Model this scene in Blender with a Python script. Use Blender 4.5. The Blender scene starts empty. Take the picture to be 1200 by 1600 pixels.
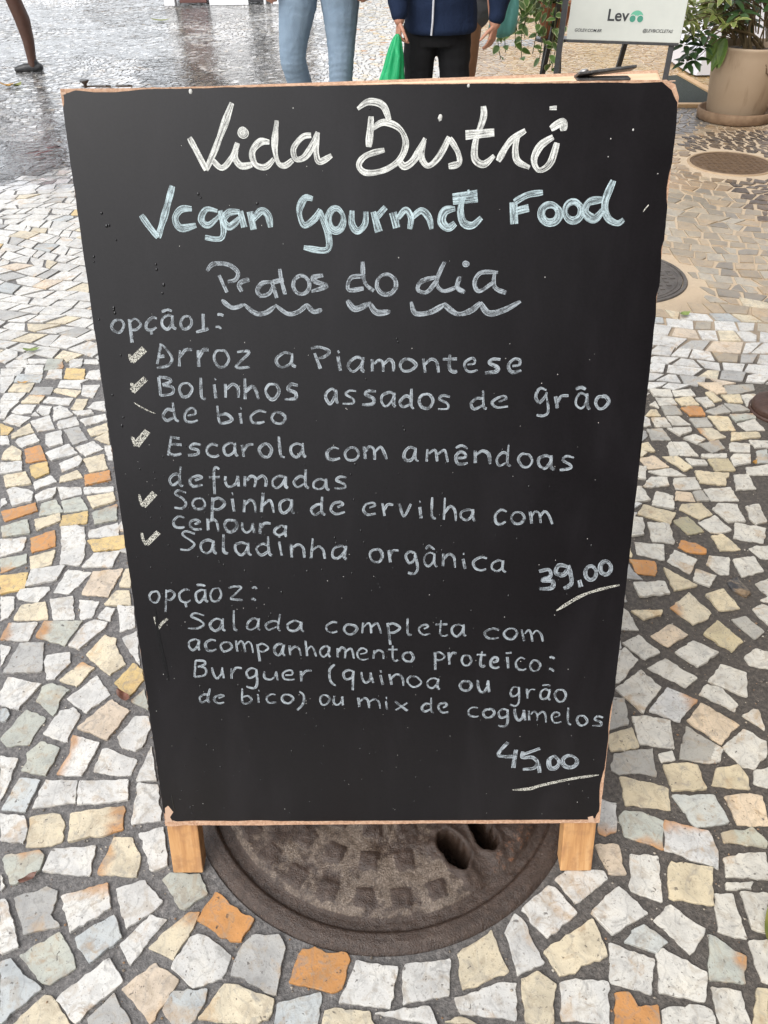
import bpy, bmesh, math, random
import numpy as np
from mathutils import Vector, Matrix, noise as mnoise

S = bpy.context.scene
COL = S.collection
R = math.radians
rnd = random.Random(7)

# ------------------------------------------------------------------ camera
PITCH, YAW, ROLL = 0.69327, -0.01258, -0.01767
CAM = Vector((0.0173, -0.5387, 1.1005))
FWD = Vector((math.sin(YAW)*math.cos(PITCH), math.cos(YAW)*math.cos(PITCH), -math.sin(PITCH)))
_r = Vector((math.cos(YAW), -math.sin(YAW), 0)); _u = _r.cross(FWD)
RGT = _r*math.cos(ROLL)+_u*math.sin(ROLL)
UP = -_r*math.sin(ROLL)+_u*math.cos(ROLL)
cd = bpy.data.cameras.new('camera'); cam = bpy.data.objects.new('camera', cd); COL.objects.link(cam)
cd.sensor_fit = 'VERTICAL'; cd.sensor_height = 36; cd.lens = 27.0
cd.clip_start = 0.02; cd.clip_end = 400
M = Matrix((RGT, UP, -FWD)).transposed().to_4x4(); M.translation = CAM
cam.matrix_world = M
S.camera = cam

# ------------------------------------------------------------------ sky, sun, exposure (bright overcast)
SUN_EL, SUN_AZ = R(47), R(-40)          # azimuth: from -y (behind the viewer) towards -x
w = bpy.data.worlds.new("World"); S.world = w; w.use_nodes = True
nt = w.node_tree; bg = nt.nodes['Background']
sky = nt.nodes.new('ShaderNodeTexSky'); sky.sky_type = 'NISHITA'; sky.sun_disc = False
sky.sun_elevation = SUN_EL; sky.sun_rotation = R(180+40); sky.dust_density = 4; sky.air_density = 1.0; sky.altitude = 0
hs = nt.nodes.new('ShaderNodeHueSaturation'); hs.inputs['Saturation'].default_value = 0.32
nt.links.new(sky.outputs[0], hs.inputs['Color']); # closed cloud layer: most of the sky is even, a little of the clear sky's gradient shows
cl = nt.nodes.new('ShaderNodeMix'); cl.data_type = 'RGBA'; cl.inputs[0].default_value = .62; cl.inputs[7].default_value = (5.6, 5.75, 6.0, 1)
nt.links.new(hs.outputs[0], cl.inputs[6]); nt.links.new(cl.outputs[2], bg.inputs[0])
bg.inputs[1].default_value = 0.15
sd = bpy.data.lights.new('sun', 'SUN'); sun = bpy.data.objects.new('sun', sd); COL.objects.link(sun)
sd.energy = 1.2; sd.angle = R(50); sd.color = (1, .97, .93)
sdir = Vector((math.cos(SUN_EL)*math.sin(SUN_AZ), -math.cos(SUN_EL)*math.cos(SUN_AZ), math.sin(SUN_EL)))
sun.rotation_euler = sdir.to_track_quat('Z', 'Y').to_euler()
S.view_settings.view_transform = 'Standard'; S.view_settings.look = 'None'
S.view_settings.gamma = 1; S.view_settings.exposure = 1.02

# ------------------------------------------------------------------ helpers
def ray(px, py):
    return FWD + RGT*((px-600)/1200) - UP*((py-800)/1200)
def gp(px, py, z=0.0):
    """point of the ground (height z) where the photographed spot lies"""
    d = ray(px, py); t = (z-CAM.z)/d.z
    return CAM + d*t
BETA = R(19); BZ0 = 0.094
BN = Vector((0, -math.cos(BETA), math.sin(BETA))); BV = Vector((0, math.sin(BETA), math.cos(BETA)))
def bl(px, py):
    """photo pixel -> (x, y) on the face of the chalkboard, metres"""
    d = ray(px, py); o = Vector((0, 0, BZ0)); t = (o-CAM).dot(BN)/d.dot(BN)
    q = CAM+d*t-o
    return (q.x, q.dot(BV))
def bw(x, y, z=0.0):
    """board coordinates -> world"""
    return Vector((x, 0, BZ0)) + BV*y + BN*z

def mesh(name, vs, fs, mat=None, parent=None, smooth=False, uvs=None, cols=None):
    me = bpy.data.meshes.new(name); me.from_pydata([tuple(v) for v in vs], [], fs)
    if cols is not None:
        a = me.color_attributes.new('Col', 'FLOAT_COLOR', 'POINT')
        a.data.foreach_set('color', np.array(cols, dtype=np.float32).ravel())
    if uvs is not None:
        ul = me.uv_layers.new(name='UVMap')
        idx = np.empty(len(me.loops), dtype=np.int32); me.loops.foreach_get('vertex_index', idx)
        ul.data.foreach_set('uv', np.array(uvs, dtype=np.float32)[idx].ravel())
    if smooth:
        me.polygons.foreach_set('use_smooth', [True]*len(me.polygons))
    me.update()
    o = bpy.data.objects.new(name, me); COL.objects.link(o)
    if mat: me.materials.append(mat)
    if parent:
        o.parent = parent; o.matrix_parent_inverse = parent.matrix_basis.inverted()
    return o
def tag(o, label=None, cat=None, group=None, kind=None):
    if label: o['label'] = label
    if cat: o['category'] = cat
    if group: o['group'] = group
    if kind: o['kind'] = kind
    return o
def thing(name, label, cat, loc=(0, 0, 0), group=None):
    o = bpy.data.objects.new(name, None); COL.objects.link(o); o.location = loc
    o.empty_display_size = .1
    return tag(o, label, cat, group)

class MB:
    """collects simple shapes that become ONE mesh"""
    def __init__(s): s.v = []; s.f = []
    def add(s, vs, fs):
        k = len(s.v); s.v += [Vector(v) for v in vs]; s.f += [tuple(i+k for i in f) for f in fs]
    def box(s, c, d, rot=None, bev=0.0):
        bm = bmesh.new(); bmesh.ops.create_cube(bm, size=1)
        for v in bm.verts: v.co = Vector((v.co.x*d[0], v.co.y*d[1], v.co.z*d[2]))
        if bev > 0: bmesh.ops.bevel(bm, geom=bm.edges[:], offset=bev, segments=2, affect='EDGES', profile=.5)
        bm.verts.index_update()
        m = (rot.to_4x4() if rot is not None else Matrix.Identity(4))
        s.add([m @ v.co + Vector(c) for v in bm.verts], [[v.index for v in f.verts] for f in bm.faces]); bm.free()
    def tube(s, pts, rad, n=10, cap=True):
        pts = [Vector(p) for p in pts]; rad = rad if isinstance(rad, (list, tuple)) else [rad]*len(pts)
        k = len(s.v); side = None
        for i, p in enumerate(pts):
            t = (pts[min(i+1, len(pts)-1)]-pts[max(i-1, 0)]).normalized()
            if side is None:
                side = t.cross(Vector((0, 0, 1)));
                if side.length < .1: side = t.cross(Vector((0, 1, 0)))
            side = (side - t*side.dot(t)).normalized(); b = t.cross(side)
            for j in range(n):
                a = 2*math.pi*j/n; s.v.append(p+(side*math.cos(a)+b*math.sin(a))*rad[i])
        for i in range(len(pts)-1):
            for j in range(n):
                a = k+i*n+j; b2 = k+i*n+(j+1) % n; s.f.append((a, b2, b2+n, a+n))
        if cap:
            s.f.append(tuple(k+j for j in range(n))[::-1]); e = k+(len(pts)-1)*n; s.f.append(tuple(e+j for j in range(n)))
    def capsule(s, p0, r0, p1, r1, n=14):
        p0 = Vector(p0); p1 = Vector(p1); t = (p1-p0).normalized()
        pts = []; rs = []
        for a in (-85, -60, -30): pts.append(p0+t*(r0*math.sin(R(a)))); rs.append(r0*math.cos(R(a)))
        pts += [p0, p1]; rs += [r0, r1]
        for a in (30, 60, 85): pts.append(p1+t*(r1*math.sin(R(a)))); rs.append(r1*math.cos(R(a)))
        s.tube(pts, rs, n)
    def rings(s, secs, n=24, cap=True):
        """secs: (centre, half width along x, half depth along y)"""
        k = len(s.v)
        for c, a, b in secs:
            c = Vector(c)
            for j in range(n):
                t = 2*math.pi*j/n; s.v.append(c+Vector((a*math.cos(t), b*math.sin(t), 0)))
        for i in range(len(secs)-1):
            for j in range(n):
                a = k+i*n+j; b2 = k+i*n+(j+1) % n; s.f.append((a, b2, b2+n, a+n))
        if cap:
            s.f.append(tuple(k+j for j in range(n))[::-1]); e = k+(len(secs)-1)*n; s.f.append(tuple(e+j for j in range(n)))
    def lathe(s, c, prof, n=48):
        k = len(s.v); c = Vector(c)
        for r, z in prof:
            for j in range(n):
                t = 2*math.pi*j/n; s.v.append(c+Vector((r*math.cos(t), r*math.sin(t), z)))
        for i in range(len(prof)-1):
            for j in range(n):
                a = k+i*n+j; b2 = k+i*n+(j+1) % n; s.f.append((a, b2, b2+n, a+n))
    def build(s, name, mat, parent=None, smooth=False):
        return mesh(name, s.v, s.f, mat, parent, smooth)

def evaluated(o, mods):
    """apply modifiers to o without operators"""
    for t, kw in mods:
        m = o.modifiers.new(t.lower(), t)
        for k, v in kw.items(): setattr(m, k, v)
    dg = bpy.context.evaluated_depsgraph_get(); dg.update()
    me = bpy.data.meshes.new_from_object(o.evaluated_get(dg))
    old = o.data; o.modifiers.clear(); o.data = me; bpy.data.meshes.remove(old)
    me.polygons.foreach_set('use_smooth', [True]*len(me.polygons))
    return o

# ------------------------------------------------------------------ materials
def mat(name, col=(.5, .5, .5), rough=.5, metal=0.0, spec=.5):
    m = bpy.data.materials.new(name); m.use_nodes = True
    b = m.node_tree.nodes['Principled BSDF']
    b.inputs['Base Color'].default_value = (*col, 1); b.inputs['Roughness'].default_value = rough
    b.inputs['Metallic'].default_value = metal; b.inputs['Specular IOR Level'].default_value = spec
    return m
class N:
    """short hand for node trees"""
    def __init__(s, m): s.t = m.node_tree; s.b = s.t.nodes['Principled BSDF']
    def n(s, typ, **kw):
        x = s.t.nodes.new(typ)
        for k, v in kw.items():
            if k.startswith('_'): x.inputs[k[1:].replace('_', ' ')].default_value = v
            else: setattr(x, k, v)
        return x
    def l(s, a, b): s.t.links.new(a, b)
    def coord(s, out='Object'): return s.n('ShaderNodeTexCoord').outputs[out]
    def noise(s, vec, scale, detail=4, rough=.55, dist=0.0):
        x = s.n('ShaderNodeTexNoise', _Scale=scale, _Detail=detail, _Roughness=rough, _Distortion=dist)
        if vec is not None: s.l(vec, x.inputs['Vector'])
        return x.outputs[0]
    def ramp(s, fac, stops):
        x = s.n('ShaderNodeValToRGB'); e = x.color_ramp.elements
        while len(e) < len(stops): e.new(.5)
        for i, (p, c) in enumerate(stops):
            e[i].position = p; e[i].color = c if len(c) == 4 else (*c, 1)
        s.l(fac, x.inputs[0]); return x.outputs[0]
    def mix(s, fac, a, b, typ='MIX'):
        x = s.n('ShaderNodeMix', data_type='RGBA', blend_type=typ)
        for sock, v in ((x.inputs[0], fac), (x.inputs[6], a), (x.inputs[7], b)):
            if hasattr(v, 'links'): s.l(v, sock)
            elif isinstance(v, (int, float)): sock.default_value = v
            else: sock.default_value = v if len(v) == 4 else (*v, 1)
        return x.outputs[2]
    def math(s, op, a, b=0.0, clamp=False):
        x = s.n('ShaderNodeMath', operation=op, use_clamp=clamp)
        for i, v in enumerate((a, b)):
            if hasattr(v, 'links'): s.l(v, x.inputs[i])
            else: x.inputs[i].default_value = v
        return x.outputs[0]
    def smooth(s, v, lo, hi):
        x = s.n('ShaderNodeMapRange', interpolation_type='SMOOTHSTEP'); s.l(v, x.inputs[0])
        x.inputs[1].default_value = lo; x.inputs[2].default_value = hi; return x.outputs[0]
    def bump(s, h, strength=.3, dist=.01):
        x = s.n('ShaderNodeBump', _Strength=strength, _Distance=dist); s.l(h, x.inputs['Height']); s.l(x.outputs[0], s.b.inputs['Normal'])
    def set(s, name, v):
        if hasattr(v, 'links'): s.l(v, s.b.inputs[name])
        else: s.b.inputs[name].default_value = v

def noisy(name, c1, c2, scale=20, rough=.6, bump=.2, bscale=None, spec=.4, metal=0., dist=.004, detail=5):
    m = mat(name, c1, rough, metal, spec); k = N(m); v = k.coord()
    k.set('Base Color', k.ramp(k.noise(v, scale, detail), [(.3, c1), (.7, c2)]))
    k.bump(k.noise(v, bscale or scale*3, 4), bump, dist)
    return m

# ------------------------------------------------------------------ pavement: white Portuguese paving stones set in dark grout
# stones of the near ground, outlined one by one (tile origin x, y, scale; colour letter and corners)
TRACED = [
(0,560,6,"""w 50,60 130,5 250,0 240,75 60,80|w 250,45 260,0 440,0 430,35|x1 410,105 440,0 585,0 590,80|w 640,0 780,0 760,70 650,80|w 780,40 790,0 915,0 920,45|w 0,160 10,95 215,85 180,150|w 228,145 240,55 410,60 395,140|w 425,180 455,105 580,95 580,180|y 597,180 620,85 795,95 785,190|w 800,180 830,120 930,105 945,190|b 130,215 170,145 400,145 370,215|w 0,310 0,165 135,160 105,230 40,315|c 75,305 130,235 320,225 275,305|g 275,330 325,260 500,265 475,330|w 540,260 565,200 830,190 750,225 760,275|c 500,305 530,275 755,295 710,355|w 760,335 775,245 935,240 870,360|w 0,380 40,318 245,310 175,385|x2 195,410 275,340 420,345 365,412|w 400,405 450,350 685,365 640,430|c 660,465 715,370 825,370 775,480|w 815,455 880,400 975,390 985,485|w 0,460 0,390 185,395 105,465|w 105,495 180,425 335,430 295,500 180,515|w 340,490 375,440 485,445 460,520 390,522|w 290,530 325,490 370,530|w 495,450 560,432 625,455 680,520 500,575|w 680,490 850,480 880,510 725,530|w 755,570 985,515 1000,570 800,625|w 0,560 0,470 95,470 45,555|w 25,585 105,510 285,545 180,628|w 285,585 460,525 510,650 345,678|w 530,610 545,580 710,535 740,610 560,655|y 0,600 120,650 75,705 0,705|c 105,740 110,700 270,600 320,685|w 140,780 170,745 320,700 365,775 205,830|g 595,665 735,630 820,750 680,800|w 425,790 430,705 570,670 590,790 460,825|c 820,660 1000,600 1015,680 850,725|c 880,745 1010,685 1030,800|w 0,800 0,715 70,720 90,795|c 10,935 30,870 110,810 200,860 195,945|o 225,850 375,810 435,945 245,970|w 425,880 640,795 725,885 480,950|w 705,830 870,765 965,840 800,910|w 975,815 1040,810 1055,945 1010,940|w 555,980 740,910 770,950 740,1000 580,1060|c 780,935 970,885 1005,1025 835,1060|y 275,1000 440,965 460,1065 330,1115 290,1090|w 0,970 200,955 205,1045 0,1075|c 30,1095 240,1060 295,1165 55,1200|c 555,1155 565,1095 720,1040 775,1105|o 790,1090 1025,1045 1040,1130 800,1185|w 310,1160 470,1090 530,1150 330,1225"""),
(0,760,6,"""w 60,30 120,0 250,20 310,60 290,135 110,170|w 325,80 420,30 530,0 520,60 480,100 345,135|w 535,0 755,0 765,60 570,110|w 780,30 790,0 1060,0 1065,40 790,65|c 815,90 1060,50 1080,130 870,200|w 0,110 50,100 65,150 0,190|o 5,225 330,145 350,220 45,320|G 365,270 370,190 395,150 520,118 590,235|G 570,135 750,88 825,210 600,240|x2 865,240 1095,165 1090,310 885,345|y 575,265 820,222 810,335 560,365|c 318,305 560,245 570,310 345,405|G 10,375 255,300 275,430 25,475|w 830,405 1100,330 1112,450 835,475|w 565,370 720,355 790,375 795,530 575,545|o 280,480 510,400 520,550 295,610|w 0,490 245,475 210,590 0,650|y 820,500 1160,460 1170,575 880,600|w 580,550 795,535 790,640 745,730 560,720|w 765,750 880,620 1125,595 1050,745|c 270,650 515,590 485,720 285,770|x4 0,670 250,630 250,710 0,800|w 235,930 290,775 610,735 520,870|y 0,835 260,800 230,950 0,1000|w 155,1010 190,955 455,930 465,960 350,1080 240,1065 165,1045|w 500,985 630,770 855,800 740,920 650,995|p 765,1000 870,790 1150,765 1010,1025|c 1115,930 1170,775 1215,770 1225,935|w 0,1030 135,1030 130,1140 60,1220 0,1250|w 460,1050 680,1020 695,1235 495,1240|w 740,1060 930,1075 860,1220 750,1235|c 975,1100 1090,970 1210,965 1225,1110|c 130,1220 200,1110 420,1075 440,1140 440,1240 130,1245"""),
(0,960,6,"""w 910,25 990,-75 1080,-60 1030,55|x3 0,230 80,75 350,70 265,240|x3 335,200 410,60 770,55 600,285|w 645,280 775,100 870,45 1005,75 970,130 740,320|g 30,540 185,260 410,255 385,525|w 415,430 440,380 650,345 655,450 500,595 430,598|w 0,270 100,300 0,480|c 805,375 980,185 1090,225 1080,275 1180,455 1020,555|x2 555,605 770,440 885,495 720,670|G 335,800 400,670 480,640 660,700 570,780 530,900 490,940|w 0,840 0,720 80,585 390,645 160,885|w 625,790 905,565 1035,740 805,915|p 725,1055 1045,790 1210,900 1005,1165|b 0,1000 0,880 60,875 95,930 60,990|G 0,1160 240,885 425,965 260,1210 60,1230|w 400,1110 560,900 690,870 750,935 615,1185"""),
(60,960,6,"""w 745,-90 895,-80 910,105 760,155|w 785,215 920,150 950,470 850,340|y 710,635 890,450 975,510 990,600 850,760|x3 865,800 990,695 1030,890|w 735,1140 900,945 1030,950 1050,1060 980,1230 900,1270 790,1250"""),
(0,1160,6,"""x3 525,290 600,170 650,100 670,-70 930,0 765,300|G 190,255 250,170 240,90 380,-20 555,45 430,300|w 0,125 170,150 120,260 95,350 0,540|b 10,620 180,330 380,345 230,645|w 300,610 420,345 725,350 705,560|w 725,460 745,355 1200,350 1195,530 725,580|x1 640,920 670,660 1040,600 1160,590 1150,810 1050,840|w 0,665 230,690 260,800 220,940 0,915|c 240,975 280,690 480,650 560,665 600,780 580,920 480,960|x2 20,1090 50,1050 370,1010 410,1060 360,1200 150,1320 90,1320 50,1210|w 395,1200 490,1000 895,965 840,1245 720,1240"""),
(120,1160,6,"""w 155,265 230,60 280,45 560,165 500,300 300,290|w 550,350 700,30 750,350|w 505,745 580,370 760,395 790,720|x3 190,1220 345,880 520,885 595,1080 560,1250|w 585,845 810,785 855,1140 730,1200 680,1190"""),
(0,1360,5,"""w 0,20 40,120 0,160|g 105,210 370,125 450,150 400,350 470,430 180,490|x2 480,195 840,95 865,290 545,480|w 905,140 1130,68 1270,235 1225,290 985,445|b 585,520 885,340 955,520 700,725 605,590|w 0,225 40,220 100,370 145,590 0,645|G 150,660 460,475 560,640 595,750 390,885 320,870|w 935,570 1180,340 1305,375 1015,735|b 0,710 90,695 210,830 325,920 0,1190|w 445,995 850,680 960,860 580,1185|c 90,1210 340,965 400,975 560,1215|g 680,1150 890,950 1020,1210 690,1215|p 945,920 1210,715 1395,855 1170,1195"""),
(200,1360,5,"""G 265,65 330,10 560,20 620,180 450,300 400,290|o 690,165 880,330 985,380 870,550 800,550 540,380|x2 155,600 230,520 470,320 560,320 480,500 350,690|w 340,745 480,520 550,490 700,570 805,665 740,830 510,915|g 805,800 850,650 960,505 1180,500 1230,600 1145,970|c 550,1150 750,885 860,890 1140,1010 1100,1160 960,1205|b 265,1095 350,940 620,920 600,1030 490,1200 350,1210|b 1145,1200 1170,1030 1500,940 1515,980 1480,1215"""),
(420,1360,5,"""o 160,870 260,610 370,598 450,640 610,640 635,690 580,910 480,945|w 550,1030 690,700 1010,760 950,1075|w 1045,780 1070,725 1420,690 1410,970 1050,1040|c 415,1200 430,1090 520,1065 790,1100 825,1215|w 830,1110 1210,1055 1260,1060 1320,1215"""),
(640,1360,5,"""c 385,640 640,460 775,785 420,930 400,860|w 750,470 820,330 880,370 1055,715 845,815|w 880,295 1080,115 1140,130 1310,330 1080,520 980,430|w 350,990 530,945 690,870 835,870 830,1170 670,1140 400,1110|c 870,850 1000,780 1150,900 1120,1040 1135,1190 910,1180|c 270,1180 400,1135 560,1210"""),
(820,1360,5,"""w 245,55 310,0 560,-10 620,0 650,60 400,255|w 525,315 730,115 965,330 690,500|c 150,630 530,375 650,660 285,825|w 665,560 1015,690 990,965 670,870|b 780,555 830,470 940,420 1125,555 1020,635|w 280,870 410,845 655,870 660,1200 290,1160|o 710,950 820,945 900,1060 1045,1050 1060,1215 710,1215"""),
(960,1360,5,"""w 310,385 440,255 715,460 600,655|w 340,620 380,600 725,785 710,1020 350,940|w 380,1080 600,1040 760,1080 790,1215 380,1215|w 790,175 930,180 1040,530 810,475|w 985,160 1210,170 1210,490 1080,450|x1 745,495 1035,670 1015,880 745,845|w 1050,545 1210,540 1210,880 1155,860|w 760,900 990,930 1080,1215 840,1215|c 1115,910 1210,930 1210,1200 1080,1215"""),
(960,1160,5,"""g 0,80 300,35 330,260 200,230 40,240 -20,200|w 345,80 455,55 485,130 370,150|w 515,120 530,0 700,-30 855,45 830,140 740,155|w 850,30 1010,-110 1190,-20 1200,80 1100,200 1010,190|c 380,170 530,155 650,170 725,355 455,370|c 765,330 800,195 970,165 1050,270 1060,360|w 1085,220 1210,190 1210,350 1090,310|c 50,260 270,300 425,350 445,520 90,480|b 450,410 780,410 895,620 640,660 550,540|p 870,415 1050,390 1160,410 1210,640 970,640|x4 -130,430 20,470 20,690 -70,720 -120,700|x4 40,570 80,525 230,540 390,610 380,830 80,720|x2 400,600 740,690 810,850 820,985 395,830|G 845,695 1090,660 1200,780 1190,820 1000,785 860,775|w 130,865 345,885 375,1240 130,1150|c 420,1050 440,925 770,970 770,1265 430,1205|w 850,900 1050,855 1180,850 1230,1065 880,1045|w 870,1090 1090,1080 1080,1140 880,1145|p -150,795 35,795 95,1025 -40,1025"""),
(940,960,5,"""w 140,0 240,10 295,115 140,110|p 385,160 540,70 680,150 520,245|y2 800,145 905,45 1110,205 1020,285|w 160,220 290,155 460,290 340,345|w 575,290 720,200 915,295 750,405|w 360,410 510,338 750,490 660,565|w 90,530 110,340 180,250 290,345 150,520|w 110,575 310,430 465,570 320,760|x1 375,745 515,560 755,660 610,830|g 60,890 80,640 180,650 215,850|w 240,790 370,785 540,815 570,1040 300,1000|w 835,515 940,385 1135,450 1135,635|w 765,620 820,540 950,580 1070,700 1040,750|p 670,825 780,690 1080,855 930,1005|g 615,1125 665,870 955,1055 910,1150|c 45,945 235,865 295,1030 80,1065|w 1100,780 1200,735 1230,740 1280,900|w 1115,330 1210,260 1330,300 1340,420 1160,390"""),
(960,760,5,"""w 150,120 160,0 215,-5 285,100|w 295,140 330,30 460,70 470,170|p 475,100 480,30 600,40 640,110|g 650,110 610,40 690,30 745,105|w 700,15 910,5 975,105 760,105|c 185,210 230,135 480,205 440,290|c 510,170 530,130 680,118 770,210 670,250|w 770,165 820,125 960,130 1025,270 890,270|w 1030,150 1130,130 1195,270 1110,290 1060,250|w 120,340 140,230 220,235 240,300 230,370 140,380|w 260,275 430,280 470,440 300,420|K 460,260 570,225 705,345 575,370|w 655,275 790,222 920,335 830,365 760,355|w 935,400 945,280 1185,320 1170,435|c 760,380 850,368 990,485 830,498|w 160,425 390,450 390,570 180,520|o 500,470 525,412 640,440 720,490 720,518 600,512|w 1050,480 1090,460 1210,455 1210,560 1140,550|c 105,540 115,455 145,545|o 120,560 320,580 335,620 325,690 175,670|w 415,575 475,490 650,565 590,675|w 720,600 740,535 900,550 900,680 830,680|w 930,565 1090,540 1170,655 1000,700|c 385,630 650,770 470,810|w 620,730 640,640 800,690 750,780|w 150,745 395,735 435,830 205,855|x3 440,940 590,820 760,980 740,1020 620,1075|c 715,840 850,795 985,945 825,965|d 880,740 960,700 1070,830 1030,860 920,800|w 1100,755 1210,715 1210,850|w 1140,880 1210,850 1210,900|w 1080,950 1160,910 1210,930 1210,1080 1140,1020|g 915,1035 1030,1010 1175,1130 1100,1185|c 130,965 210,960 380,965 370,1000 230,1035|w 45,1110 60,940 110,970 195,1115"""),
(980,590,5.4545,"""w 190,90 370,95 390,160 230,150|w 385,105 540,88 585,150 410,150|p 600,40 800,40 845,125 770,135|g 810,110 830,60 1070,50 1090,100 900,135|w 240,160 390,170 430,225 285,230|c 410,175 550,160 615,230 470,235|w 580,170 680,158 750,235 680,250|c 665,120 720,110 810,190 740,200|c 800,145 960,140 990,210 870,205|w 970,140 1090,130 1180,230 1020,235|w 190,225 240,195 275,255|g 290,240 420,240 475,310 330,315|o 460,250 570,235 630,250 670,320 540,320|g 670,280 810,225 890,290 760,310|g 825,215 960,225 1050,275 900,285|c 200,265 250,265 290,320 150,325|w 205,335 320,335 385,410 245,415|w 335,325 440,325 540,395 390,400|g 535,345 680,340 730,415 590,420|c 690,320 860,325 930,440 790,440|x2 875,310 1070,300 1100,340 930,370|w 940,385 1090,340 1180,440 1020,445|w 130,345 205,400 125,415|g 170,430 300,425 375,525 210,525|w 340,425 540,415 555,450 450,490|x3 595,425 730,420 845,500 710,530|w 480,510 580,480 670,520 600,560|c 890,460 1120,460 1140,500 890,530|w 1040,525 1210,530 1210,590 1090,590|w 340,570 380,530 450,655 370,660|w 390,540 500,540 610,660 455,655|g 610,560 780,525 840,595 730,635|w 870,560 890,545 1050,560 1050,630 880,620|c 105,560 180,545 240,625 110,615|w 640,645 850,640 850,680 640,675|p 100,680 230,655 360,755 180,770|c 300,665 430,660 560,760 490,790|w 500,680 660,700 690,740 550,740|y2 690,690 860,685 925,785 760,790|w 880,680 910,650 1050,650 1060,720 910,745|b 1100,620 1190,600 1210,720 1110,720|w 80,850 90,745 165,750 160,860|w 180,790 380,765 510,830 300,830|w 1010,760 1210,740 1210,820 1040,825|w 135,920 200,840 340,840 360,910 180,930|w 395,890 400,845 580,840 635,945 415,945|c 580,790 870,810 870,840 845,850 840,910 620,890|w 910,820 1030,810 1100,940 930,950"""),
]
PAL = {'w': (.52, .512, .488), 'c': (.54, .475, .35), 'p': (.54, .45, .35), 'g': (.335, .33, .315), 'G': (.37, .38, .335),
       'b': (.39, .41, .41), 'o': (.45, .215, .07), 'y': (.52, .38, .165), 'y2': (.46, .405, .28), 'd': (.035, .035, .04), 'K': (.33, .31, .22)}
ORANGE = (.42, .20, .065)
def in_poly(x, y, P):
    c = False; j = len(P)-1
    for i in range(len(P)):
        if (P[i][1] > y) != (P[j][1] > y) and x < (P[j][0]-P[i][0])*(y-P[i][1])/(P[j][1]-P[i][1])+P[i][0]: c = not c
        j = i
    return c
def sstep(v, a, b):
    t = min(1, max(0, (v-a)/(b-a))); return t*t*(3-2*t)
def G2(px): return [tuple(gp(*q).xy) for q in px]
# bands of the wave pattern laid in black basalt, and other regions of the floor
DARK_BANDS = [G2([(-400, 215), (0, 222), (55, 222), (90, 192), (112, 188), (260, 165), (270, 200), (112, 262), (60, 272), (0, 293), (-400, 340)]),
              G2([(225, 92), (282, 90), (312, 105), (338, 119), (420, 150), (230, 150), (205, 118)])]
SHOP_DARK = G2([(1058, 226), (1072, 214), (1130, 205), (1300, 205), (1400, 480), (1250, 385), (1172, 326), (1100, 264), (1080, 240)])
GREY_DARK = G2([(1040, 168), (1112, 166), (1110, 192), (1085, 206), (1040, 216)])
STRIP = G2([(735, 64), (835, 62), (835, 73), (735, 74)])
GOLD_DARK = G2([(905, 72), (965, 70), (1010, 108), (930, 112)])
LDARK = [G2([(140, -2), (300, -4), (300, 14), (262, 30), (215, 44), (160, 42), (128, 22)]), G2([(180, 50), (300, 44), (300, 56), (190, 64)])]

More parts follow.
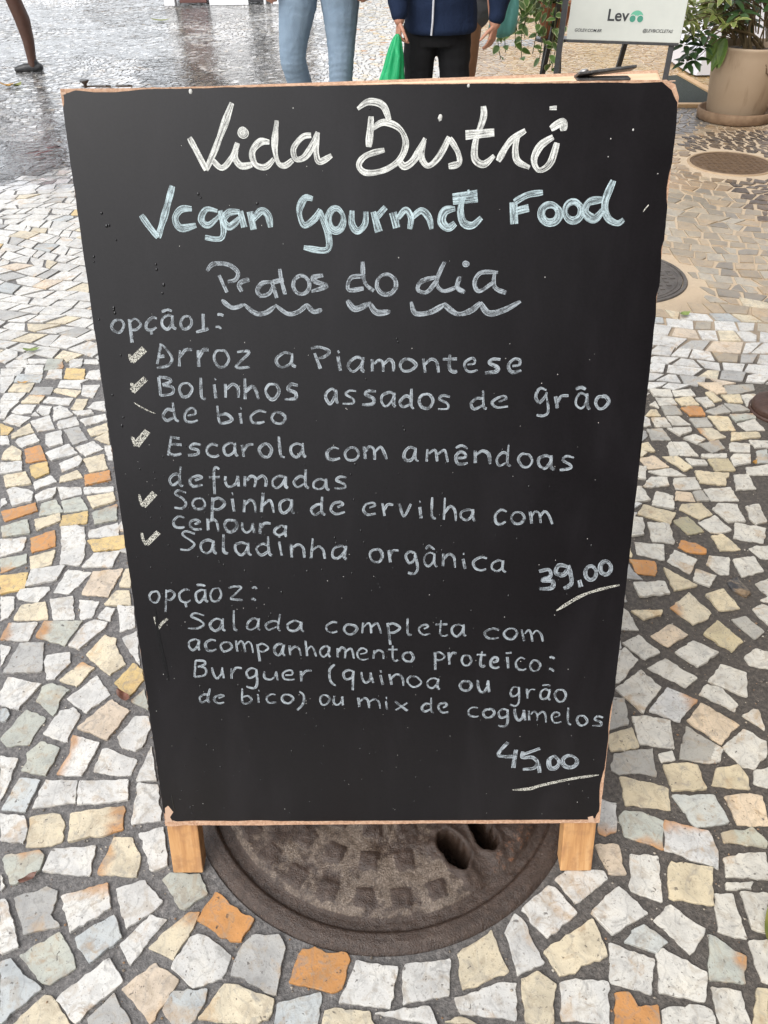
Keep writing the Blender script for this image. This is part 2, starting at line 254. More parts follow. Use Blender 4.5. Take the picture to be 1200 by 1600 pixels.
SV, SF, SC = [], [], []
def lighten(c, k): return tuple(min(.8, max(.01, q*k)) for q in c)
def add_stone(P, col, wet=0.0, lod=0, stain=None, ch=0.03):
    area = sum(P[i][0]*P[(i+1) % len(P)][1]-P[(i+1) % len(P)][0]*P[i][1] for i in range(len(P)))
    if area < 0: P = P[::-1]
    n = len(P)
    if lod == 0:
        Q = []
        for i in range(n):
            a, b, c = P[i-1], P[i], P[(i+1) % n]
            for o, f in ((a, ch), (c, ch)):
                d = math.hypot(o[0]-b[0], o[1]-b[1]); f2 = min(.4, f*.05/max(d, .01))
                Q.append((b[0]+(o[0]-b[0])*f2, b[1]+(o[1]-b[1])*f2))
        O = []
        for i in range(len(Q)):
            a, b = Q[i], Q[(i+1) % len(Q)]; d = math.hypot(b[0]-a[0], b[1]-a[1]); k = max(1, int(d/.006))
            for q in range(k):
                t = q/k; x = a[0]+(b[0]-a[0])*t; y = a[1]+(b[1]-a[1])*t
                if d > .009:
                    nz = mnoise.noise((x*80, y*80, 1.3))*.0026+mnoise.noise((x*300, y*300, 7.3))*.0017
                    x += -(b[1]-a[1])/d*nz; y += (b[0]-a[0])/d*nz
                O.append((x, y))
    else:
        O = P
    n = len(O); cx = sum(q[0] for q in O)/n; cy = sum(q[1] for q in O)/n
    h = .0025+rnd.random()*.0025; tx, ty = rnd.uniform(-.03, .03), rnd.uniform(-.03, .03)
    if wet > .3: tx *= 1.5; ty *= 1.5
    k0 = len(SV)
    rings = ((.0, -.004), (.0002, h-.0009), (.0009, h)) if lod < 2 else ((.0, -.004), (.002, h))
    def colour(x, y):
        c = col
        if stain is not None:
            s = (x-cx)*stain[0]+(y-cy)*stain[1]
            f = sstep(s+mnoise.noise((x*60, y*60, 3))*.012, stain[2], stain[2]+.016)
            c = tuple(a+(b-a)*f*.88 for a, b in zip(c, stain[3]))
        return (*c, wet)
    for ins, z in rings:
        for x, y in O:
            d = math.hypot(x-cx, y-cy)+1e-6; f = 1-min(.5, ins/d)
            X = cx+(x-cx)*f; Y = cy+(y-cy)*f
            SV.append((X, Y, z+((X-cx)*tx+(Y-cy)*ty if z > 0 else 0))); SC.append(colour(X, Y))
    nr = len(rings)
    for r_ in range(nr-1):
        for i in range(n):
            a = k0+r_*n+i; b = k0+r_*n+(i+1) % n; SF.append((a, b, b+n, a+n))
    last = k0+(nr-1)*n
    if lod < 2:
        for sc in ((.62, .28) if lod == 0 else ()):
            base = len(SV)
            for x, y in O:
                X = cx+(x-cx)*sc; Y = cy+(y-cy)*sc
                SV.append((X, Y, h+(X-cx)*tx+(Y-cy)*ty+mnoise.noise((X*70, Y*70, 9))*.0006)); SC.append(colour(X, Y))
            for i in range(n):
                a = last+i; b = last+(i+1) % n; SF.append((a, b, base+(i+1) % n, base+i))
            last = base
        SV.append((cx, cy, h+mnoise.noise((cx*70, cy*70, 9))*.0006)); SC.append(colour(cx, cy)); c = len(SV)-1
        for i in range(n): SF.append((last+i, last+(i+1) % n, c))
    else:
        SF.append(tuple(last+i for i in range(n)))
    return cx, cy

CELL = {}
def mark(P):
    xs = [q[0] for q in P]; ys = [q[1] for q in P]
    for i in range(int(math.floor(min(xs)/.01)), int(math.floor(max(xs)/.01))+1):
        for j in range(int(math.floor(min(ys)/.01)), int(math.floor(max(ys)/.01))+1):
            if in_poly((i+.5)*.01, (j+.5)*.01, P): CELL[(i, j)] = 1
SIDE = {'x1': (1, 0), 'x2': (0, 1), 'x3': (-1, 0), 'x4': (0, -1)}
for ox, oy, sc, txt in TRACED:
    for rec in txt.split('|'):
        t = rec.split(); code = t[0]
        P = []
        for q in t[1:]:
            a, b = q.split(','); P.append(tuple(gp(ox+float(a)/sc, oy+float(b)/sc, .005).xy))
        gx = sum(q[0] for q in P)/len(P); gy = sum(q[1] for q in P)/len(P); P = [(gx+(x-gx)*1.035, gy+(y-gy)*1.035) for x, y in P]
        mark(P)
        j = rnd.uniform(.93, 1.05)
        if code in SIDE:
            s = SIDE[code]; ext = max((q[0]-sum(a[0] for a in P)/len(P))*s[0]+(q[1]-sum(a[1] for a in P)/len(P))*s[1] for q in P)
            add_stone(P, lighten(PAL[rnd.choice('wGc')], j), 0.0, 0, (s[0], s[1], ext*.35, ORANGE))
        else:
            c_ = lighten(PAL[code], j); s_ = sstep(gx, .15, .55); add_stone(P, tuple(a*(1+(b-1)*s_) for a, b in zip(c_, (1.0, .965, .885))))  # right-hand stones graded warmer, warm light put into their colour
# area covered by the outlined stones
NEAR_L = G2([(-45, 568), (170, 566), (262, 1290), (320, 1300), (330, 1400), (600, 1500), (880, 1420), (940, 1290), (1012, 612), (1240, 606), (1240, 1650), (-45, 1650)])
MH = (0.0, 0.178, 0.305)     # manhole under the board
_c = gp(1071, 430); COVER_A = (_c.x-.235, _c.y, .235); _c = gp(1142, 256); COVER_B = (_c.x, _c.y, .205)
DISCS = [(0.0, .178, .318), (COVER_A[0], COVER_A[1], .245), (COVER_B[0], COVER_B[1], .212), (1.03, 1.185, .05)]
def visible(x, y, m=.55):
    d = Vector((x, y, 0))-CAM; z = d.dot(FWD)
    if z < .3: return False
    u_ = d.dot(RGT)/z; v_ = d.dot(UP)/z
    return abs(u_) < .5+m/z and -.6667-.55/z < v_ < .70
def warp(u, v):
    x = u+.05*math.sin(v*3.7+1.0)+.03*math.sin(u*3.1+v*2.3+2)+.012*math.sin(v*9.7+u*5)
    y = v+.08*math.sin(u*2.7+.7)+.03*math.sin(u*6.1-v*2.1)+.012*math.sin(u*11+v*7)
    a = R(-14)
    return (x*math.cos(a)-y*math.sin(a), x*math.sin(a)+y*math.cos(a))
def region(x, y):
    """wetness and stone colour of the floor at (x, y)"""
    wet = sstep(y, 3.35+.25*x, 3.75+.25*x)*(1-sstep(x+.12*(y-4), -.5, .35))
    wob = (x+.03*mnoise.noise((x*9, y*9, 0)), y+.03*mnoise.noise((x*9, y*9, 5)))
    for B in DARK_BANDS:
        if in_poly(*wob, B): return max(wet, .95), 'basalt'
    for B in LDARK:
        if in_poly(*wob, B): return wet, 'darkgrey'
    if in_poly(*wob, SHOP_DARK): return .0, 'brownblack'
    if in_poly(*wob, GREY_DARK) or in_poly(*wob, STRIP): return .2, 'darkgrey'
    if in_poly(*wob, GOLD_DARK): return .0, 'ochre'
    if x > .62 and y > 1.72-.15*(x-1)+.5*mnoise.noise((x*31, y*31, 4)):
        return .05, ('lit_gold' if (y > 4.6 and x > .9) else 'tan' if y > 3.0 else 'greybeige')  # warm shop light mixed into the tan, golden and grey-beige stone colours
    return wet, ('wetwhite' if wet > .5 else 'white')
def stone_col(kind):
    r = rnd.random(); j = rnd.uniform(.86, 1.08)
    if kind == 'basalt': c = (.03, .031, .034)
    elif kind == 'brownblack': c = rnd.choice([(.060, .040, .026), (.042, .030, .023), (.095, .066, .043)])
    elif kind == 'darkgrey': c = rnd.choice([(.14, .135, .13), (.10, .10, .10), (.22, .20, .18)])
    elif kind == 'wetwhite': c = rnd.choice([(.52, .525, .53), (.46, .465, .47), (.58, .58, .58), (.30, .305, .31), (.50, .49, .46), (.14, .14, .145), (.56, .56, .56)])
    elif kind == 'tan': c = rnd.choice([(.29, .20, .12), (.34, .245, .155), (.24, .17, .105), (.37, .29, .195)])
    elif kind == 'lit_gold': c = rnd.choice([(.34, .215, .085), (.29, .18, .07), (.38, .27, .13)])  # these and the ochre tones carry the shop's warm light
    elif kind == 'ochre': c = rnd.choice([(.30, .19, .06), (.36, .24, .09)])
    elif kind == 'greybeige': c = rnd.choice([(.29, .24, .175), (.34, .285, .21), (.25, .215, .165), (.37, .285, .19), (.21, .185, .15), (.36, .32, .255)])
    else:
        c = PAL['w'] if r < .74 else PAL['c'] if r < .83 else PAL['g'] if r < .91 else PAL['p'] if r < .955 else PAL['b'] if r < .98 else PAL['y'] if r < .994 else PAL['o']
    return lighten(c, j)
v = -1.6
while v < 12.5:
    fine = v > 3.3; hrow = rnd.uniform(.040, .056) if fine else rnd.uniform(.052, .080); u = -9.0+rnd.random()*.08
    while u < 9.0:
        wd = rnd.uniform(.040, .068) if fine else rnd.uniform(.048, .088)
        x0, y0 = warp(u+wd/2, v+hrow/2)
        if visible(x0, y0) and not in_poly(x0, y0, NEAR_L):
            near = (x0*x0+(y0+.5)**2) < 7
            dist = math.hypot(x0, y0+.54)
            wet, kind = region(x0, y0)
            g = .0058 if kind == 'brownblack' else .0034 if kind in ('greybeige', 'tan', 'lit_gold', 'brownblack') else .0022
            jit = .008 if fine else .012
            P = []
            for a, b in ((u, v), (u+wd, v), (u+wd, v+hrow), (u, v+hrow)):
                k = (round(a, 4), round(b, 4)); rr_ = random.Random(hash(k)); P.append(warp(a+rr_.uniform(-jit, jit)*1.7, b+mnoise.noise((a*16, b*40, 2.2))*.017))
            cx = sum(q[0] for q in P)/4; cy = sum(q[1] for q in P)/4
            Q = []
            for x, y in P:
                d = math.hypot(x-cx, y-cy)+1e-6; f = 1-(g+rnd.random()*.003)*1.35/d
                Q.append((cx+(x-cx)*f+rnd.uniform(-.003, .003), cy+(y-cy)*f+rnd.uniform(-.003, .003)))
            if rnd.random() < .12 and len(Q) == 4:
                k = rnd.randrange(4); a, b, c = Q[k-1], Q[k], Q[(k+1) % 4]
                Q[k:k+1] = [((a[0]*.35+b[0]*.65), (a[1]*.35+b[1]*.65)), ((c[0]*.35+b[0]*.65), (c[1]*.35+b[1]*.65))]
            occ = lambda x, y: (int(math.floor(x/.01)), int(math.floor(y/.01))) in CELL
            ok = not occ(cx, cy)
            if ok:
                W_ = []; hit = False
                for (x, y), (x2, y2) in zip(Q, Q[1:]+Q[:1]):
                    for px, py in ((x, y), ((x+x2)/2, (y+y2)/2)):
                        f = 1.0
                        while f > .15 and any(occ(cx+(px-cx)*f*g_, cy+(py-cy)*f*g_) for g_ in (1.04, .8, .55)): f -= .08; hit = True
                        W_.append((cx+(px-cx)*f, cy+(py-cy)*f))
                if hit:
                    ar = lambda P_: abs(sum(P_[i][0]*P_[(i+1) % len(P_)][1]-P_[(i+1) % len(P_)][0]*P_[i][1] for i in range(len(P_))))
                    ok = ar(W_) > .3*ar(Q); Q = W_
            for X, Y, rr_ in DISCS:
                for x, y in Q+[(cx, cy)]:
                    if math.hypot(x-X, y-Y) < rr_: ok = False
            if ok:
                add_stone(Q, stone_col(kind), wet, 0 if dist < 2.0 else 1 if dist < 3.6 else 2)
        u += wd
    v += hrow

# stone: veins, pits, cloudy patches over the colour of each stone; rain film where wet (alpha of the attribute)
m_stone = mat('limestone'); k = N(m_stone)
at = k.n('ShaderNodeAttribute', attribute_name='Col'); co = k.coord()
n1 = k.noise(co, 22, 5, .6); n2 = k.noise(co, 44, 6, .68, 1.4); n3 = k.noise(co, 330, 3, .6)
c = k.mix(1.0, at.outputs[0], k.ramp(n1, [(.30, (.74, .74, .745)), (.5, (.97, .97, .97)), (.68, (1.07, 1.05, 1.01))]), 'MULTIPLY')
c = k.mix(k.math('MULTIPLY', k.smooth(n2, .52, .66), .52), c, (.19, .185, .175))
c = k.mix(k.math('MULTIPLY', k.smooth(n3, .60, .68), .5), c, (.11, .09, .075))
n4 = k.noise(co, 150, 2, .5, .4); n5 = k.noise(co, 34, 5, .7, 1.2)
c = k.mix(k.math('MULTIPLY', k.smooth(n5, .50, .64), .40), c, (.27, .215, .15))
c = k.mix(k.math('MULTIPLY', k.smooth(n4, .685, .73), .75), c, (.06, .05, .042))
n6 = k.noise(co, 11, 4, .6, .8)
c = k.mix(k.math('MULTIPLY', k.smooth(k.math('ADD', n6, k.math('MULTIPLY', k.math('SUBTRACT', n2, .5), .4)), .57, .70), .42), c, (.40, .25, .11))
vein = k.n('ShaderNodeTexWave', wave_type='BANDS', _Scale=9.0, _Distortion=14.0, _Detail=3.0, _Detail_Scale=1.6); k.l(co, vein.inputs[0])
c = k.mix(k.math('MULTIPLY', k.smooth(vein.outputs[1], .93, 1.0), .22), c, (.17, .165, .16))
k.set('Base Color', c)
wetn = k.math('MULTIPLY', at.outputs['Alpha'], k.smooth(k.noise(co, 2.2, 3), .30, .5))
rg = k.n('ShaderNodeMapRange'); k.l(wetn, rg.inputs[0]); rg.inputs[3].default_value = .40; rg.inputs[4].default_value = .14
k.set('Roughness', rg.outputs[0]); k.set('Coat Weight', k.math('MULTIPLY', wetn, .9)); k.set('Coat Roughness', .07); k.set('Coat IOR', 1.33)
k.bump(k.math('ADD', k.math('MULTIPLY', n2, .6), k.math('MULTIPLY', n3, .5)), .35, .0022)
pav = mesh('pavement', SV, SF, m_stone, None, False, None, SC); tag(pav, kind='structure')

# grout: dark wet mortar near, pale dry sand by the shop, warm shop light mixed into its tan
m_gr = mat('mortar', (.1, .1, .1), .6); k = N(m_gr); co = k.coord()
sx = k.n('ShaderNodeSeparateXYZ'); k.l(co, sx.inputs[0]); X, Y = sx.outputs[0], sx.outputs[1]
nn = k.noise(co, 60, 6, .65); n0 = k.noise(co, 3.0, 3)
dark = k.mix(k.smooth(X, -.2, .6), (.125, .119, .116), (.072, .061, .051))
dark = k.mix(1, dark, k.ramp(k.noise(co, 130, 6, .75), [(.28, (.35, .35, .35)), (.5, (.95, .95, .95)), (.72, (2.0, 1.95, 1.9))]), 'MULTIPLY')
msk = k.math('MULTIPLY', k.smooth(k.math('ADD', X, k.math('MULTIPLY', n0, .4)), .66, .95), k.smooth(k.math('ADD', Y, k.math('MULTIPLY', n0, .6)), 1.72, 2.2))
k.set('Base Color', k.mix(msk, dark, k.mix(n0, (.45, .335, .22), (.50, .41, .30))))
wl = k.math('MULTIPLY', k.smooth(Y, 3.2, 3.9), k.math('SUBTRACT', 1, k.smooth(X, -.7, .3)))
rr2 = k.math('SUBTRACT', .62, k.math('MULTIPLY', wl, .47)); k.set('Roughness', rr2)
k.bump(k.math('ADD', nn, k.math('MULTIPLY', k.noise(co, 260, 3, .7), .5)), .8, .006)
gs = [(-60, -60, 0), (60, -60, 0), (60, 10.6, 0), (-60, 10.6, 0)]
nh_ = 96      # opening for the manhole
gs += [(MH[0]+.312*math.cos(2*math.pi*i/nh_), MH[1]+.312*math.sin(2*math.pi*i/nh_), 0) for i in range(nh_)]
def corner(i): return (2, 3, 0, 1)[int((i % nh_)*4/nh_)]
gf = []
for i in range(nh_):
    a, b_ = 4+i, 4+(i+1) % nh_; c0_, c1_ = corner(i), corner(i+1)
    gf.append((a, c0_, c1_, b_) if c0_ != c1_ else (a, c0_, b_))
ground = mesh('ground', gs, gf, m_gr); tag(ground, kind='structure')
m_road = noisy('asphalt', (.04, .04, .042), (.065, .065, .066), 90, .3, .4, 300)
road = mesh('road', [(-60, 10.72, -.12), (60, 10.72, -.12), (60, 80, -.12), (-60, 80, -.12)], [(0, 1, 2, 3)], m_road); tag(road, kind='structure')
m_kerb = noisy('granite', (.24, .235, .225), (.34, .33, .32), 60, .5, .3)
b = MB(); b.box((0, 10.66, -.055), (120, .12, .13), None, .01); tag(b.build('kerb', m_kerb), kind='structure')

# rain water lying on the far left of the pavement: a thin film the higher corners of the stones break through
m_wat = mat('rain_water', (.5, .5, .5), .06); k = N(m_wat); co = k.coord()
sx = k.n('ShaderNodeSeparateXYZ'); k.l(co, sx.inputs[0])
w1 = k.noise(co, .9, 4, .6, .6); w2 = k.noise(co, 14, 4, .6)
cov = k.math('MULTIPLY', k.smooth(k.math('ADD', k.math('ADD', w1, k.math('MULTIPLY', w2, .7)), k.math('MULTIPLY', sx.outputs[0], -.02)), .78, 1.0), 1.0)
cov = k.math('MULTIPLY', cov, k.math('MULTIPLY', k.smooth(k.math('SUBTRACT', sx.outputs[1], k.math('MULTIPLY', sx.outputs[0], .25)), 3.5, 3.9), k.math('SUBTRACT', 1, k.smooth(k.math('ADD', sx.outputs[0], k.math('MULTIPLY', w1, 1.2)), -.3, .7))))
fr = k.n('ShaderNodeFresnel', _IOR=1.42); gl = k.n('ShaderNodeBsdfGlossy', _Roughness=.12); tr_ = k.n('ShaderNodeBsdfTransparent'); mx = k.n('ShaderNodeMixShader')
bp = k.n('ShaderNodeBump', _Strength=.35, _Distance=.02); k.l(k.noise(co, 26, 3, .6), bp.inputs['Height']); k.l(bp.outputs[0], gl.inputs['Normal']); k.l(bp.outputs[0], fr.inputs['Normal'])
k.l(k.math('MULTIPLY', cov, k.math('MULTIPLY', fr.outputs[0], 1.7), True), mx.inputs[0]); k.l(tr_.outputs[0], mx.inputs[1]); k.l(gl.outputs[0], mx.inputs[2])
out = [n_ for n_ in k.t.nodes if n_.type == 'OUTPUT_MATERIAL'][0]; k.l(mx.outputs[0], out.inputs[0])
pud = mesh('puddle', [(-9, 1.0, .0046), (.9, 3.3, .0046), (.9, 10.5, .0046), (-9, 10.5, .0046)], [(0, 1, 2, 3)], m_wat); tag(pud, kind='structure')

# grit, sand grains and crumbs lying in the joints
gb_v, gb_f, gb_c = [], [], []
gr_ = random.Random(3); tries = 0
while len(gb_v) < 6*1500 and tries < 60000:
    tries += 1
    x = gr_.uniform(-.75, .85); y = gr_.uniform(-.34, 1.5)
    if (int(math.floor(x/.01)), int(math.floor(y/.01))) in CELL and gr_.random() > .05: continue
    if math.hypot(x-MH[0], y-MH[1]) < .29 or not in_poly(x, y, NEAR_L): continue
    r_ = .0006+.0017*gr_.random()**3; k0 = len(gb_v); z0 = .0008+r_*.5 if (int(math.floor(x/.01)), int(math.floor(y/.01))) not in CELL else .0045
    for dx, dy, dz in ((1, 0, 0), (-1, 0, 0), (0, 1, 0), (0, -1, 0), (0, 0, 1), (0, 0, -1)):
        gb_v.append((x+dx*r_*gr_.uniform(.6, 1.4)+dy*r_*.3, y+dy*r_*gr_.uniform(.6, 1.4)-dx*r_*.3, z0+dz*r_*.8))
    c_ = gr_.choice([(.30, .26, .21), (.18, .15, .12), (.42, .38, .32), (.10, .085, .07), (.25, .14, .07)]); gb_c += [(*c_, 0)]*6
    for a, b_, c2 in ((0, 2, 4), (2, 1, 4), (1, 3, 4), (3, 0, 4), (2, 0, 5), (1, 2, 5), (3, 1, 5), (0, 3, 5)): gb_f.append((k0+a, k0+b_, k0+c2))
grit = mesh('grit', gb_v, gb_f, m_stone, None, False, None, gb_c); tag(grit, 'loose sand grains and crumbs in the dark joints between the paving stones', 'grit', None, 'stuff')

# ------------------------------------------------------------------ the chalkboard
def bmesh_fn(mb, vs, fs): mb.add([bw(*v) for v in vs], fs)
sign = thing('chalkboard_sign', 'black wooden A-frame chalkboard with the hand written menu, standing over an iron manhole cover', 'chalkboard', (0, .15, 0))

m_fibre = mat('raw_hardboard', (.40, .20, .10), .85); k = N(m_fibre); co = k.coord()
fn = k.noise(co, 260, 5, .7)
k.set('Base Color', k.ramp(fn, [(.25, (.26, .13, .075)), (.5, (.46, .28, .18)), (.75, (.60, .43, .31))])); k.bump(fn, .8, .002)
m_pine = mat('pine_wood', (.6, .36, .17), .55); k = N(m_pine); co = k.coord()
mp = k.n('ShaderNodeMapping'); k.l(co, mp.inputs[0]); mp.inputs['Scale'].default_value = (150, 30, 5)
g1 = k.noise(mp.outputs[0], 1.0, 4, .55, .4); g2 = k.noise(co, 40, 4, .6)
k.set('Base Color', k.mix(k.math('MULTIPLY', k.smooth(g2, .46, .66), .6), k.ramp(g1, [(.3, (.34, .165, .065)), (.5, (.47, .25, .10)), (.7, (.55, .325, .15))]), (.30, .15, .07)))
k.bump(g1, .3, .002)

m_paint = mat('blackboard_paint', (.011, .0105, .012), .42, 0, .30); k = N(m_paint); co = k.coord()
mp = k.n('ShaderNodeMapping'); k.l(co, mp.inputs[0]); mp.inputs['Scale'].default_value = (14, 4, 4)
dust = k.noise(mp.outputs[0], 1.0, 6, .6, .3); fine = k.noise(co, 420, 3, .6); blot = k.noise(co, 6, 5, .6, .5)
k.set('Base Color', k.mix(k.math('MULTIPLY', k.smooth(dust, .45, .75), .28), k.ramp(fine, [(.3, (.0042, .0035, .0042)), (.7, (.0070, .0060, .0070))]), (.020, .018, .021)))
k.set('Roughness', k.ramp(blot, [(.3, (.29, .29, .29)), (.7, (.37, .37, .37))]))
k.bump(fine, .07, .0005)

def outline(pts, amp, step=.006, seed=0, chips=()):
    out = []
    for i in range(len(pts)):
        a, b = pts[i], pts[(i+1) % len(pts)]; d = math.hypot(b[0]-a[0], b[1]-a[1]); n_ = max(1, int(d/step))
        nx, ny = -(b[1]-a[1])/max(d, 1e-6), (b[0]-a[0])/max(d, 1e-6)
        for q in range(n_):
            t = q/n_; x = a[0]+(b[0]-a[0])*t; y = a[1]+(b[1]-a[1])*t
            e = (mnoise.noise((x*45, y*45, seed))*.7+mnoise.noise((x*170, y*170, seed+3))*.6)*amp
            for cx, cy, r_, dp in chips:
                dd = math.hypot(x-cx, y-cy)
                if dd < r_: e += dp*(1-(dd/r_)**2)
            out.append((x+nx*e, y+ny*e))
    return out
def slab(mb, O, z0, z1, cap_back=True):
    n = len(O)
    mb.add([bw(x, y, z1) for x, y in O]+[bw(x, y, z0) for x, y in O], [tuple(range(n))]+[(i, i+n, (i+1) % n+n, (i+1) % n) for i in range(n)]+([tuple(range(2*n-1, n-1, -1))] if cap_back else []))
# panel (raw fibreboard core) : counter clockwise seen from the front
core = [(-.2988, 0), (.2988, 0), (.2988, .885), (.294, .896), (.285, .9), (-.2988, .9)]
O = outline(core, .0006, .005, 1, [(-.29, .0, .012, -.002), (.07, 0, .05, .0010), (-.18, 0, .06, -.0008)])
pb = MB(); slab(pb, O, -.006, 0.0)
panel = pb.build('panel', m_fibre, sign)
paint = [bl(*q) for q in ((258, 1283.5), (934, 1280), (962, 1063), (1012, 604), (1040, 352), (1057, 186), (1058, 160), (1049, 141), (1034, 129), (700, 131), (400, 136), (200, 140), (94.5, 142.5))]
chips = [(*bl(262, 1279), .012, .0045), (*bl(268, 1262), .0042, .0035), (*bl(320, 1283), .05, .0015), (*bl(170, 140), .03, .0022), (*bl(400, 1280), .03, .0018), (*bl(100, 150), .011, .003),
         (*bl(1052, 290), .02, .003), (*bl(1035, 395), .012, .002), (*bl(1030, 470), .014, .002), (*bl(955, 1120), .03, .0022), (*bl(940, 1230), .03, .003), (*bl(936, 1278), .012, .004), (*bl(1002, 700), .02, .0015), (*bl(985, 830), .02, .0018)]
PO = outline(paint, .0006, .0035, 8, chips)
# sheet of paint needs a clean triangulation
bmx = bmesh.new(); vv = [bmx.verts.new(bw(x, y, .0007)) for x, y in PO]; f_ = bmx.faces.new(vv)
lo = [bmx.verts.new(bw(x, y, .0002)) for x, y in PO]
for i in range(len(vv)): bmx.faces.new((vv[i], lo[i], lo[(i+1) % len(vv)], vv[(i+1) % len(vv)]))
bmesh.ops.triangulate(bmx, faces=[f_]); me = bpy.data.meshes.new('painted_face'); bmx.to_mesh(me); bmx.free(); me.materials.append(m_paint)
pf = bpy.data.objects.new('painted_face', me); COL.objects.link(pf); pf.parent = panel
pf.matrix_parent_inverse = Matrix.Identity(4)
# flakes of bare board: lower corners, top corners
m_chip = mat('chipped_primer', (.46, .31, .22), .8)
for pts in ([(258, 1262), (263, 1258), (271, 1268), (266, 1276), (270, 1283), (259, 1284)], [(918, 1276), (926, 1274), (929, 1283), (920, 1284)], [(94, 145), (103, 143.5), (104, 147), (97, 149)], [(1045, 126), (1055, 125.6), (1055, 127.4), (1046, 127.8)]):
    q = [bl(*p_) for p_ in pts]; mesh('bare_chip', [bw(x, y, .00095) for x, y in q], [tuple(range(len(q)))[::-1]], m_chip, panel)

# legs (stiles) behind the panel, top rail
def stile(x0, x1, z0, z1, y0, y1, name='leg'):
    mb = MB()
    vs = [(x0, (-.0925 if y0 is None else y0)+0, z0), (x1, (-.0925 if y0 is None else y0), z0), (x1, y1, z0), (x0, y1, z0)]
    dz = (z0-z1)*math.tan(BETA) if y0 is None else 0
    vs += [(x0, vs[0][1]+dz, z1), (x1, vs[1][1]+dz, z1), (x1, y1, z1), (x0, y1, z1)]
    bm = bmesh.new(); V = [bm.verts.new(bw(*p_)) for p_ in vs]
    for f in ((0, 1, 2, 3), (7, 6, 5, 4), (0, 4, 5, 1), (1, 5, 6, 2), (2, 6, 7, 3), (3, 7, 4, 0)): bm.faces.new([V[i] for i in f])
    bmesh.ops.recalc_face_normals(bm, faces=bm.faces[:]); bmesh.ops.bevel(bm, geom=bm.edges[:], offset=.0016, segments=2, affect='EDGES', profile=.5)
    me = bpy.data.meshes.new(name); bm.to_mesh(me); bm.free(); me.materials.append(m_pine)
    o = bpy.data.objects.new(name, me); COL.objects.link(o); o.parent = sign; o.matrix_parent_inverse = sign.matrix_basis.inverted(); return o
lx0 = bl(262, 1330)[0]; lx1 = bl(311, 1330)[0]; rx0 = bl(880, 1330)[0]; rx1 = bl(931, 1330)[0]
stile(lx0+.001, lx1, -.0065, -.030, None, .855); stile(rx0, rx1-.001, -.0065, -.030, None, .855)
stile(lx0+.001, rx1-.001, -.0068, -.0295, .857, .897, 'top_rail')
# the back half: same frame leaning the other way, hinged at the top, its right corner a little higher
hinge_y, hinge_z = .885, -.031
Bk = MB()
def back(x, d, t):
    """x across, d down from the top of the back frame, t backwards"""
    o = bw(x, .9-.0065+(x+.13)*.0185, -.0315); dn = Vector((0, math.sin(BETA), -math.cos(BETA))); nn_ = Vector((0, math.cos(BETA), math.sin(BETA)))
    return o+dn*d+nn_*t
def back_box(name, x0, x1, d0, d1, t0, t1, m, rd=.002):
    bm = bmesh.new(); V = [bm.verts.new(back(x, d, t)) for t in (t0, t1) for x, d in ((x0, d0), (x1, d0), (x1, d1), (x0, d1))]
    for f in ((0, 1, 2, 3), (7, 6, 5, 4), (0, 4, 5, 1), (1, 5, 6, 2), (2, 6, 7, 3), (3, 7, 4, 0)): bm.faces.new([V[i] for i in f])
    bmesh.ops.recalc_face_normals(bm, faces=bm.faces[:]); bmesh.ops.bevel(bm, geom=bm.edges[:], offset=rd, segments=3, affect='EDGES', profile=.5)
    me = bpy.data.meshes.new(name); bm.to_mesh(me); bm.free(); me.materials.append(m)
    o = bpy.data.objects.new(name, me); COL.objects.link(o); o.parent = sign; o.matrix_parent_inverse = sign.matrix_basis.inverted(); return o
m_pale = mat('pale_pine', (.62, .42, .27), .6); k = N(m_pale); co = k.coord()
mp = k.n('ShaderNodeMapping'); k.l(co, mp.inputs[0]); mp.inputs['Scale'].default_value = (6, 120, 120)
k.set('Base Color', k.ramp(k.noise(mp.outputs[0], 1, 4), [(.3, (.55, .33, .19)), (.7, (.70, .50, .34))])); k.bump(k.noise(mp.outputs[0], 2, 3), .2, .002)
back_box('top_rail', -.295, .293, 0, .04, .0, .022, m_pale, .004)
bpan = back_box('panel', -.295, .293, .002, .905, .0225, .0285, m_fibre, .001)
bpf = back_box('painted_face', -.292, .290, .006, .90, .0287, .0293, m_paint, .0002); bpf.parent = bpan; bpf.matrix_parent_inverse = Matrix.Identity(4)
back_box('leg', -.283, -.241, .042, 1.004, .0, .0222, m_pine); back_box('leg', .241, .283, .042, 1.008, .0, .0222, m_pine)
# hinges
m_iron = noisy('dark_steel', (.06, .06, .06), (.12, .115, .11), 80, .45, .2, None, .5, .6)
m_screw = mat('screw', (.35, .34, .33), .35, .9)
def hinge(pa, pb_, lift, wd, parent):
    (xa, ya), (xb, yb) = bl(*pa), bl(*pb_)
    A = bw(xa, ya, -.010); B = bw(xb, yb, -.014)
    d = (B-A); L = d.length; xh = d.normalized(); zh = Vector((0, .35, .94)); yh = zh.cross(xh).normalized(); zh = xh.cross(yh)
    rot = Matrix((xh, yh, zh)).transposed()
    mb = MB(); mb.box((A+B)/2+zh*.0015+yh*.004, (L, wd, .0028), rot, .0008); mb.box((A*.55+B*.45)-zh*lift+yh*.003, (L*.9, wd*.8, .0028), Matrix.Identity(3), .0008)
    h = mb.build('hinge', m_iron, parent)
    sc = MB()
    for t in (.12,):
        c_ = A+d*t+zh*.003+yh*.001; sc.lathe((0, 0, 0), [(.0001, .0022), (.003, .0021), (.0044, .001), (.0046, 0)], 16)
        for i in range(len(sc.v)): sc.v[i] = c_+rot @ sc.v[i]
    s_ = sc.build('screw', m_screw, h, True); return h
hinge((906, 116), (1000, 103), .0045, .016, sign)
hb = MB()
